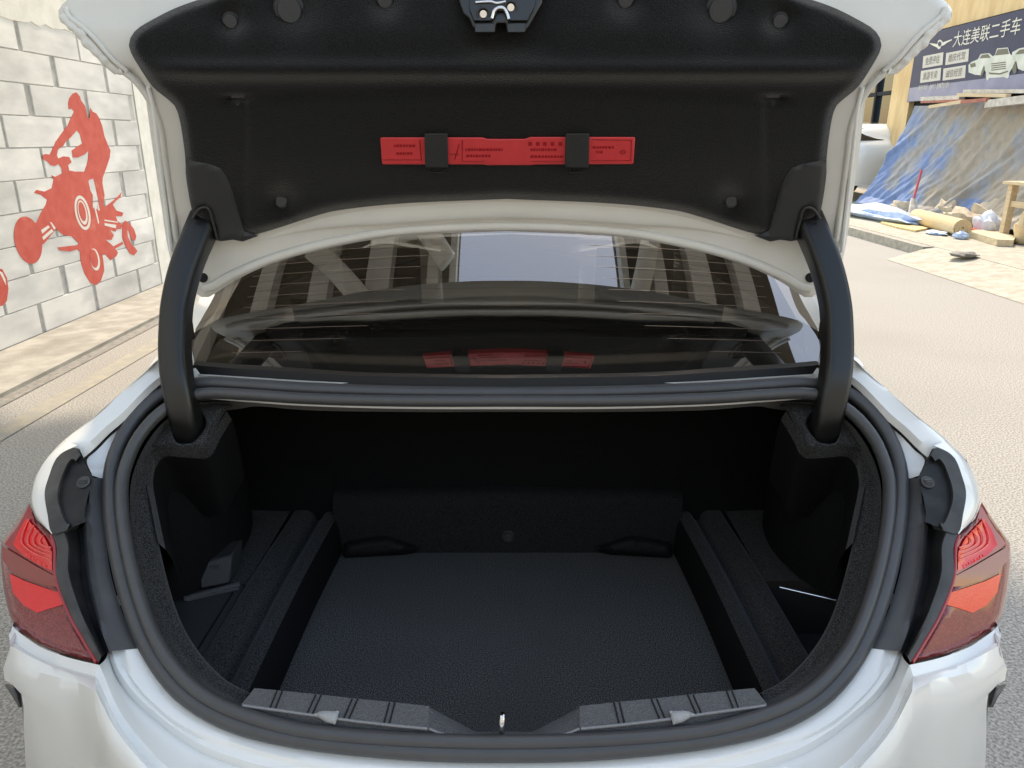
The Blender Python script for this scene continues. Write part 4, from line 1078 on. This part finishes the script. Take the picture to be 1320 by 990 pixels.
# latch
def lbox(u0, v0, u1, v1, o0, o1):
    fr_ = [LID2(u, v, o1) for u, v in ((u0, v0), (u1, v0), (u1, v1), (u0, v1))]
    bk = [LID2(u, v, o0) for u, v in ((u0, v0), (u1, v0), (u1, v1), (u0, v1))]
    return fr_ + bk, [(0, 1, 2, 3), (7, 6, 5, 4), (0, 4, 5, 1), (1, 5, 6, 2), (2, 6, 7, 3), (3, 7, 4, 0)]
def LID2(u, v, off):
    x, f, g = ray(u, v); Y = lidY(v); p = at_s(u, v, Y / f - off); return Vector((p.x - X0, p.y, p.z))
def lpoly(poly, o0, o1):
    fr_ = [LID2(u, v, o1) for u, v in poly]; bk = [LID2(u, v, o0) for u, v in poly]; n = len(poly)
    return fr_ + bk, [tuple(range(n)), tuple(range(2 * n - 1, n - 1, -1))] + [(i, n + i, n + (i + 1) % n, (i + 1) % n) for i in range(n)]
lmk('latch_housing', lpoly([(588,-30),(590,-4),(597,18),(605,24),(609,34),(614,40),(639,42),(640,30),(652,30),(653,42),(676,42),(682,34),(690,20),(699,4),(702,-30)], 0.0, 0.034), 'black_metal', bevel=.003)
lmk('latch_plate', lpoly([(606,-30),(605,12),(611,27),(633,27),(638,22),(641,14),(649,14),(654,22),(657,27),(680,27),(688,10),(692,-8),(692,-30)], 0.034, 0.040), 'black_metal', bevel=.0015)
lmk('latch_jaw', lbox(612, 30, 638, 42, 0.010, 0.043), 'black_metal', bevel=.0015)
lmk('latch_jaw', lbox(654, 30, 677, 42, 0.010, 0.043), 'black_metal', bevel=.0015)
for cu, cv in ((623, 18), (658.5, 9.5)):
    c = LID2(cu, cv, 0.040); n = (LID2(cu, cv, .06) - c).normalized()
    lmk('latch_rivet', disc(c, n, 0.0062, 0.005), 'chrome')
    lmk('latch_washer', ring(c, n, 0.0095, 0.002), 'black_metal')
lmk('latch_catch', sweep(crom([LID2(u, v, .042) for u, v in [(634,24),(637,14),(643,10),(650,11),(654,18),(656,25)]], 24), circ(.0028, 8), Vector((0, -1, 0))), 'chrome')
lmk('latch_edge', sweep(crom([LID2(u, v, .041) for u, v in [(613,3),(632,2),(640,4),(652,2)]], 16), circ(.002, 8), Vector((0, -1, 0))), 'chrome')
# straps with wire loops
for u0, u1, du in ((547, 577, 1), (729, 760, -1)):
    lmk('strap', lpoly([(u0, 172), (u1, 172), (u1 + du, 216), (u0 + du, 216)], 0.016, 0.052), 'strap_band', bevel=.002)
    um = (u0 + u1) / 2 + du
    lmk('strap_loop', sweep([LID2(u, v, .040) for u, v in [(um - 9, 214), (um - 8.5, 222), (um + 8.5, 222), (um + 9, 214)]], circ(.0016, 8), Vector((0, -1, 0))), 'black_metal')

# --- trunk interior
E0 = [OP(u, v, -0.012) for u, v in [(652,528),(520,527),(400,523),(330,518),(285,514),(248,519),(225,533),(205,550),(188,573),(175,600),(168,628),(168,665),(175,712),(188,765),(207,815),(231,853),(264,885),(310,910)]]
E1 = [OP(u, v, -0.040) for u, v in [(652,529),(520,529),(400,526),(335,521),(290,517),(255,522),(232,536),(212,553),(196,576),(186,602),(180,632),(185,675),(195,722),(210,775),(230,822),(252,856),(280,884),(316,904)]]
E2 = [OP(u, v, -0.060) for u, v in [(652,531),(520,531),(400,529),(340,524),(296,520),(260,526),(238,540),(218,557),(203,580),(196,606),(194,640),(200,680),(211,730),(224,777),(241,817),(264,850),(291,876),(322,893)]]
E3 = []
for i, p in enumerate(E2):
    q = p - N_OP * (0.05 if i > 3 else 0.02)
    if i > 8: q = p + Vector((-0.02 * min(1, (17 - i) / 5), 0.035, -0.075))
    elif i > 4: q = p - N_OP * 0.02
    else: q = q + Vector((-0.01, 0.05, 0.0))
    E3.append(q)
cmk('trunk_liner', mirror(*loft([E0, E1, E2, E3], 90, sub=3)), 'carpet', angle=70)
# carpet shelf round the hinge arm
SH = [(190,592),(200,580),(222,579),(262,581),(276,558),(290,531),(300,522),(282,520),(262,521),(240,522),(222,538),(205,556),(193,574)]
HO = [(222,545),(226,570),(240,573),(252,569),(268,546),(256,530),(236,530)]
def shfn(u, v, d):
    dh = poly_dist(HO, (u, v)); dip = 0.06 * min(1, dh / 3.5) if inside(HO, (u, v)) else -0.004 * math.exp(-(dh / 5) ** 2)
    return OP(u, v, -0.034 - 0.016 * max(0, 1 - d / 9) ** 2 - dip)
SH = sm2(SH, 70); HO = sm2(HO, 40)
both('hinge_pocket', patch(SH, shfn, 2.6, None)[:2], 'carpet', angle=80)
SW = [OP(u, v, -0.046) for u, v in [(204,700),(194,650),(188,615),(192,592),(205,578.5),(235,580),(262,579),(276,556),(292,530)]]
SW1 = [p + Vector((.001, .018, -.024)) for p in SW]
both('pocket_wall', loft([SW, SW1], 40), 'carpet')
both('pocket_wall', loft([SW1, [p + Vector((-.01, .06, -.08)) for p in SW], [p + Vector((-.03, .12, -.20)) for p in SW]], 40, sub=2), 'deep_shade_lining')  # lower part turns near-black to paint the fade into shade
FZ = 0.50
cmk('trunk_floor', sheet(-.445, .445, .83, 1.66, FZ, 1, 1), 'floor_carpet', smooth=False)
# ridged carpet ledges beside the floor
prof = [(-.432, FZ - .02), (-.437, .555), (-.447, .588), (-.462, .600), (-.478, .594), (-.490, .577), (-.499, .575), (-.508, .592), (-.520, .600), (-.550, .600), (-.556, .594), (-.557, .560)]
rows = [[Vector((x + (0.012 * max(0, (y - 1.35)) / .3 if True else 0), y, z)) for y in (.90, 1.05, 1.2, 1.4, 1.6, 1.68)] for x, z in prof]
both('side_ledge', loft(rows[2:], 12, sub=3), 'carpet', angle=70)
both('ledge_face', loft(rows[:3], 12, sub=2), 'deep_shade_lining', angle=70)  # inner face coloured near-black to stand for the shade below the ridge
for s, nm in ((-1, 'storage_cover'), (1, 'storage_tray')):
    if s < 0:
        P4 = [(-.5585, .96), (-.5585, 1.35), (-.575, 1.375), (-.735, 1.36), (-.735, 1.14), (-.65, .99)]
        P4 = [(x, y) for x, y in P4]; n = len(P4)
        sc_ = cmk(nm, ([Vector((x, y, .594)) for x, y in P4] + [Vector((x, y, .56)) for x, y in P4], [tuple(range(n)), tuple(range(2 * n - 1, n - 1, -1))] + [(i, n + i, n + (i + 1) % n, (i + 1) % n) for i in range(n)]), 'trim_plastic', bevel=.004)
        cmk('cover_groove', beam((-.575, .98, .5945), (-.575, 1.33, .5945), .0015, .002), 'rubber_dark', smooth=False)
        a, b = half(atZ(309, 753, .60)), half(atZ(237, 772, .60))
        cmk('cover_hinge', beam(a, b, .004, .004), 'sill_plastic', bevel=.001)
        a2, b2 = half(atZ(308, 758, .597)), half(atZ(240, 774, .597))
        cmk('cover_hinge', beam(a2, b2, .002, .002), 'sill_plastic')
        c0, c1 = half(atZ(296, 752, .60)), half(atZ(258, 760, .60))
        hb = [c0, c1, c1 + Vector((-.01, .03, .045)), c0 + Vector((0, .03, .05))]
        dd = Vector((0, .07, .0))
        cmk('cover_handle', (hb + [p + dd for p in hb], [(0, 1, 2, 3), (7, 6, 5, 4), (0, 4, 5, 1), (1, 5, 6, 2), (2, 6, 7, 3), (3, 7, 4, 0)]), 'trim_plastic', bevel=.004)
        cmk('cover_handle', shift(box(-.012, .012, -.002, .002, -.002, .002), (c0 + c1) / 2 + Vector((-.005, .02, .036))), 'sill_plastic', smooth=False)
    else:
        cmk(nm, ([Vector(p) for p in [(.557, .95, .58), (.557, 1.37, .58), (.557, 1.37, .46), (.557, .95, .46), (.68, 1.0, .46), (.74, 1.37, .46), (.74, 1.37, .58)]], [(0, 1, 2, 3), (3, 2, 5, 4), (1, 6, 5, 2)]), 'trim_plastic', smooth=False)
        a, b = atZ(1005, 757, .60) - OFF, atZ(1078, 774, .60) - OFF
        cmk('tray_bar', tube(a, b, .0028), 'chrome')
        cmk('tray_divider', beam((.64, 1.05, .48), (.74, 1.12, .48), .003, .05), 'trim_plastic', smooth=False)
cmk('side_shelf', sheet(-.76, -.555, 1.36, 1.70, .596), 'carpet', smooth=False)
cmk('side_shelf', sheet(.555, .76, 1.37, 1.70, .596), 'carpet', smooth=False)
# walls
wl = [[Vector((x, y, z)) for x, y in ((-.66, .97), (-.72, 1.08), (-.745, 1.25), (-.75, 1.45), (-.75, 1.72))] for z in (.45, .62)] + [[Vector((x, y, .75 + .04 * k)) for k, (x, y) in enumerate(((-.68, 1.02), (-.72, 1.1), (-.725, 1.22), (-.715, 1.42), (-.70, 1.72)))]] + [[Vector((x, y, z)) for x, y, z in ((-.74, 1.05, .82), (-.72, 1.15, .90), (-.70, 1.25, .96), (-.68, 1.45, 1.0), (-.68, 1.72, 1.0))]]
both('side_lining', loft(wl, 24, sub=3), 'deep_shade_lining')
# wheel housing bulge
wh_ = []
for a in range(7):
    th = pi * a / 6
    wh_.append([Vector((-.78 + .17 * sin(th) * q, 1.50 + .26 * cos(th), .60 + .30 * q2)) for q, q2 in ((1, 0), (1, .4), (.85, .8), (.5, 1), (0, 1.05))])
both('wheel_housing', loft(wh_, 12, sub=2), 'deep_shade_lining')
bw = [[Vector((-.44, 1.640, FZ - .01)), Vector((0, 1.640, FZ - .01))], [Vector((-.44, 1.652, .57)), Vector((0, 1.652, .57))], [Vector((-.44, 1.662, .63)), Vector((0, 1.662, .638))], [Vector((-.44, 1.685, .648)), Vector((0, 1.685, .655))], [Vector((-.44, 1.72, .65)), Vector((0, 1.72, .657))]]
cmk('floor_riser', mirror(*loft(bw, 16, sub=4)), 'riser')
both('side_riser', loft([[Vector((-.44, 1.66, FZ)), Vector((-.77, 1.69, FZ))], [Vector((-.44, 1.69, .72)), Vector((-.77, 1.71, .72))]], 4, False), 'deep_shade_lining')
cmk('seat_backrest', mirror(*loft([[Vector((-.78, 1.70, .63)), Vector((0, 1.70, .63))], [Vector((-.72, 1.74, 1.06)), Vector((0, 1.74, 1.06))]], 6)), 'deep_shade_lining')
cmk('trunk_roof', mirror(*loft([[Vector((-.62, 1.30, 1.030)), Vector((0, 1.295, 1.028))], [Vector((-.7, 1.75, 1.04)), Vector((0, 1.75, 1.04))]], 6)), 'rubber_dark')
# two moulded bumps and the push pin on the riser
bp_ = [(440,722),(444,700),(470,694),(497,691),(520,698),(543,706),(536,712),(520,716)]
def bumpfn(u, v, d):
    p = atY(u, v, 1.638 - 0.05 * (1 - max(0, 1 - d / 9) ** 2)); return half(p, u)
both('riser_bump', patch(bp_, bumpfn, 4, None)[:2], 'riser', angle=80)
pp = atY(655, 691, 1.648) - OFF
cmk('push_pin', join(disc(pp, Vector((0, -1, .1)).normalized(), .011, .006), ring(pp, Vector((0, -1, .1)).normalized(), .013, .003)), 'trim_plastic')

# --- sill trim
cut = 553
sA = [(309,911),(322,890),(330,887)]
tb_ = [(328,887),(360,890),(410,895),(455,900),(505,905),(cut,910)]
tf_ = [(311,908),(350,913),(400,920),(445,926.5),(500,933),(cut,938)]
tf2 = [(310,911),(350,916),(400,923),(445,929.5),(500,936),(cut,941)]
tg_ = [(308,915),(350,927),(400,938),(445,943),(500,949),(cut,952)]
def srail(px, h): return [OP(u, v, h) for u, v in px]
S0 = srail(tb_, -0.045); S1 = srail(tb_, -0.006); S2 = srail(tf_, 0.006); S3 = srail(tf2, 0.004); S4 = srail(tg_, -0.006)
n1 = loft([S0, S1, S2, S3, S4], 40)
# the notch for the striker
N0 = [OP(u, v, -0.006) for u, v in [(cut,910),(556,910)]]
notch = loft([srail([(cut,910),(562,916),(590,931),(618,944),(652,944)], -0.03), srail([(cut,911),(557,916),(572,929),(600,942),(652,943)], -0.012), srail([(cut,938),(556,940),(570,945),(588,948),(652,949)], 0.002), srail([(cut,941),(556,942),(568,946.5),(587,950),(652,951)], 0.004), srail([(cut,952),(560,952.5),(575,953),(600,953.5),(652,954)], -0.006)], 36)
sill = cmk('sill_trim', mirror(*join(n1, notch)), 'sill_plastic', angle=40)
def smk(name, m, material, **k):
    o = cmk(name, m, material, sill, **k); o.location = (0, 0, 0); return o
ed = sweep(crom(srail([(313,909.5),(350,914.5),(400,921.5),(445,928),(500,934.5),(551,939.5)], 0.006), 50), circ(.0022, 8), N_OP)
smk('sill_edge_highlight', ed, 'sill_edge_highlight'); smk('sill_edge_highlight', ([flip(p) for p in ed[0]], ed[1]), 'sill_edge_highlight')  # light tubes drawn as the edge highlight
ed = sweep(crom(srail([(553,939.5),(558,941.5),(570,946),(588,949.5),(652,950.5)], 0.004) + [flip(p) for p in srail([(588,949.5),(570,946),(558,941.5),(553,939.5)], 0.004)], 70), circ(.002, 8), N_OP)
smk('sill_edge_highlight', ed, 'sill_edge_highlight')
for (a, b, c, d) in ((361,890,352,913),(411,895.5,400,919.5),(458,900.5,447,926),(506,905.5,499,932)):
    for dx in (-4, 3):
        m = sweep([OP(a + dx, b + .3, -0.0055), OP(c + dx, d, 0.0065)], circ(.0013, 6), N_OP)
        smk('sill_groove', m, 'rubber_dark'); smk('sill_groove', mirror(*m) if False else ([flip(p) for p in m[0]], m[1]), 'rubber_dark')
wd = [(404,921),(412,917),(420,916),(437,916.5),(435,926),(432,934),(420,931)]
m = slab(wd, lambda u, v, d: OP(u, v, 0.013 - .004 * max(0, 1 - d / 4) ** 2), lambda u, v: OP(u, v, -0.004), 4)
smk('sill_insert', m, 'sill_light'); smk('sill_insert', ([flip(p) for p in m[0]], m[1]), 'sill_light')
cmk('striker', sweep(crom([atY(646.5, 952, opY(952, -.03)) - OFF, atY(646.8, 935, opY(948, .012)) - OFF, atY(647.5, 924, opY(940, .018)) - OFF, atY(648.5, 922, opY(932, .016)) - OFF, atY(648.5, 930, opY(925, .008)) - OFF, atY(648.5, 950, opY(925, -.02)) - OFF], 30), circ(.0042, 10), Vector((1, 0, 0))), 'chrome')

# --- red warning-triangle case held by the straps
rc = empty('warning_triangle_case', LID2(652, 200, .02) + OFF, 'long red plastic warning triangle case strapped under the trunk lid', 'case')
def rmk(name, m, material, **k):
    V = [Vector(p) + OFF for p in m[0]]; return mk(name, (V, m[1]), material, rc, **k)
rmk('case_body', lpoly([(490,177),(622,177),(628,179),(676,179),(684,176.5),(819,176.5),(816.5,211.5),(690,212),(684,213),(628,213),(622,212),(492.5,212)], 0.016, 0.044), 'red_case', bevel=.0025)
def rline(pts, w=.0009, o=.0445): return sweep([LID2(u, v, o) for u, v in pts], circ(w, 6), Vector((0, -1, 0)))
for pts in ([(494,206),(543,206)], [(541,181),(543,207)], [(580,199),(592,199)], [(596,181),(596,208),(625,208)], [(586,206),(592,186)], [(684,208),(727,208)], [(762,207),(813,207),(814,181),(764,180)]):
    rmk('moulded_line', rline(pts), 'red_print')
random.seed(21)
for (a, b, v) in ((508, 535, 188), (511, 530, 198), (600, 648, 193), (601, 630, 201), (684, 716, 193), (684, 722, 202), (764, 792, 190), (768, 778, 196)):
    x = a
    while x < b:
        w = random.uniform(1.5, 4)
        rmk('moulded_letter', lbox(x, v - 1.6, x + w, v + 1.6, .0437, .0446), 'red_print', smooth=False); x += w + 1.2
for x in (681, 691, 700, 710, 720):
    rmk('moulded_letter', lbox(x, 183, x + 4.5, 188, .0437, .0446), 'red_print', smooth=False)
rmk('moulded_mark', ring(LID2(803, 196, .0445), Vector((0, -.8, -.6)), .004, .0008, 12), 'red_print')
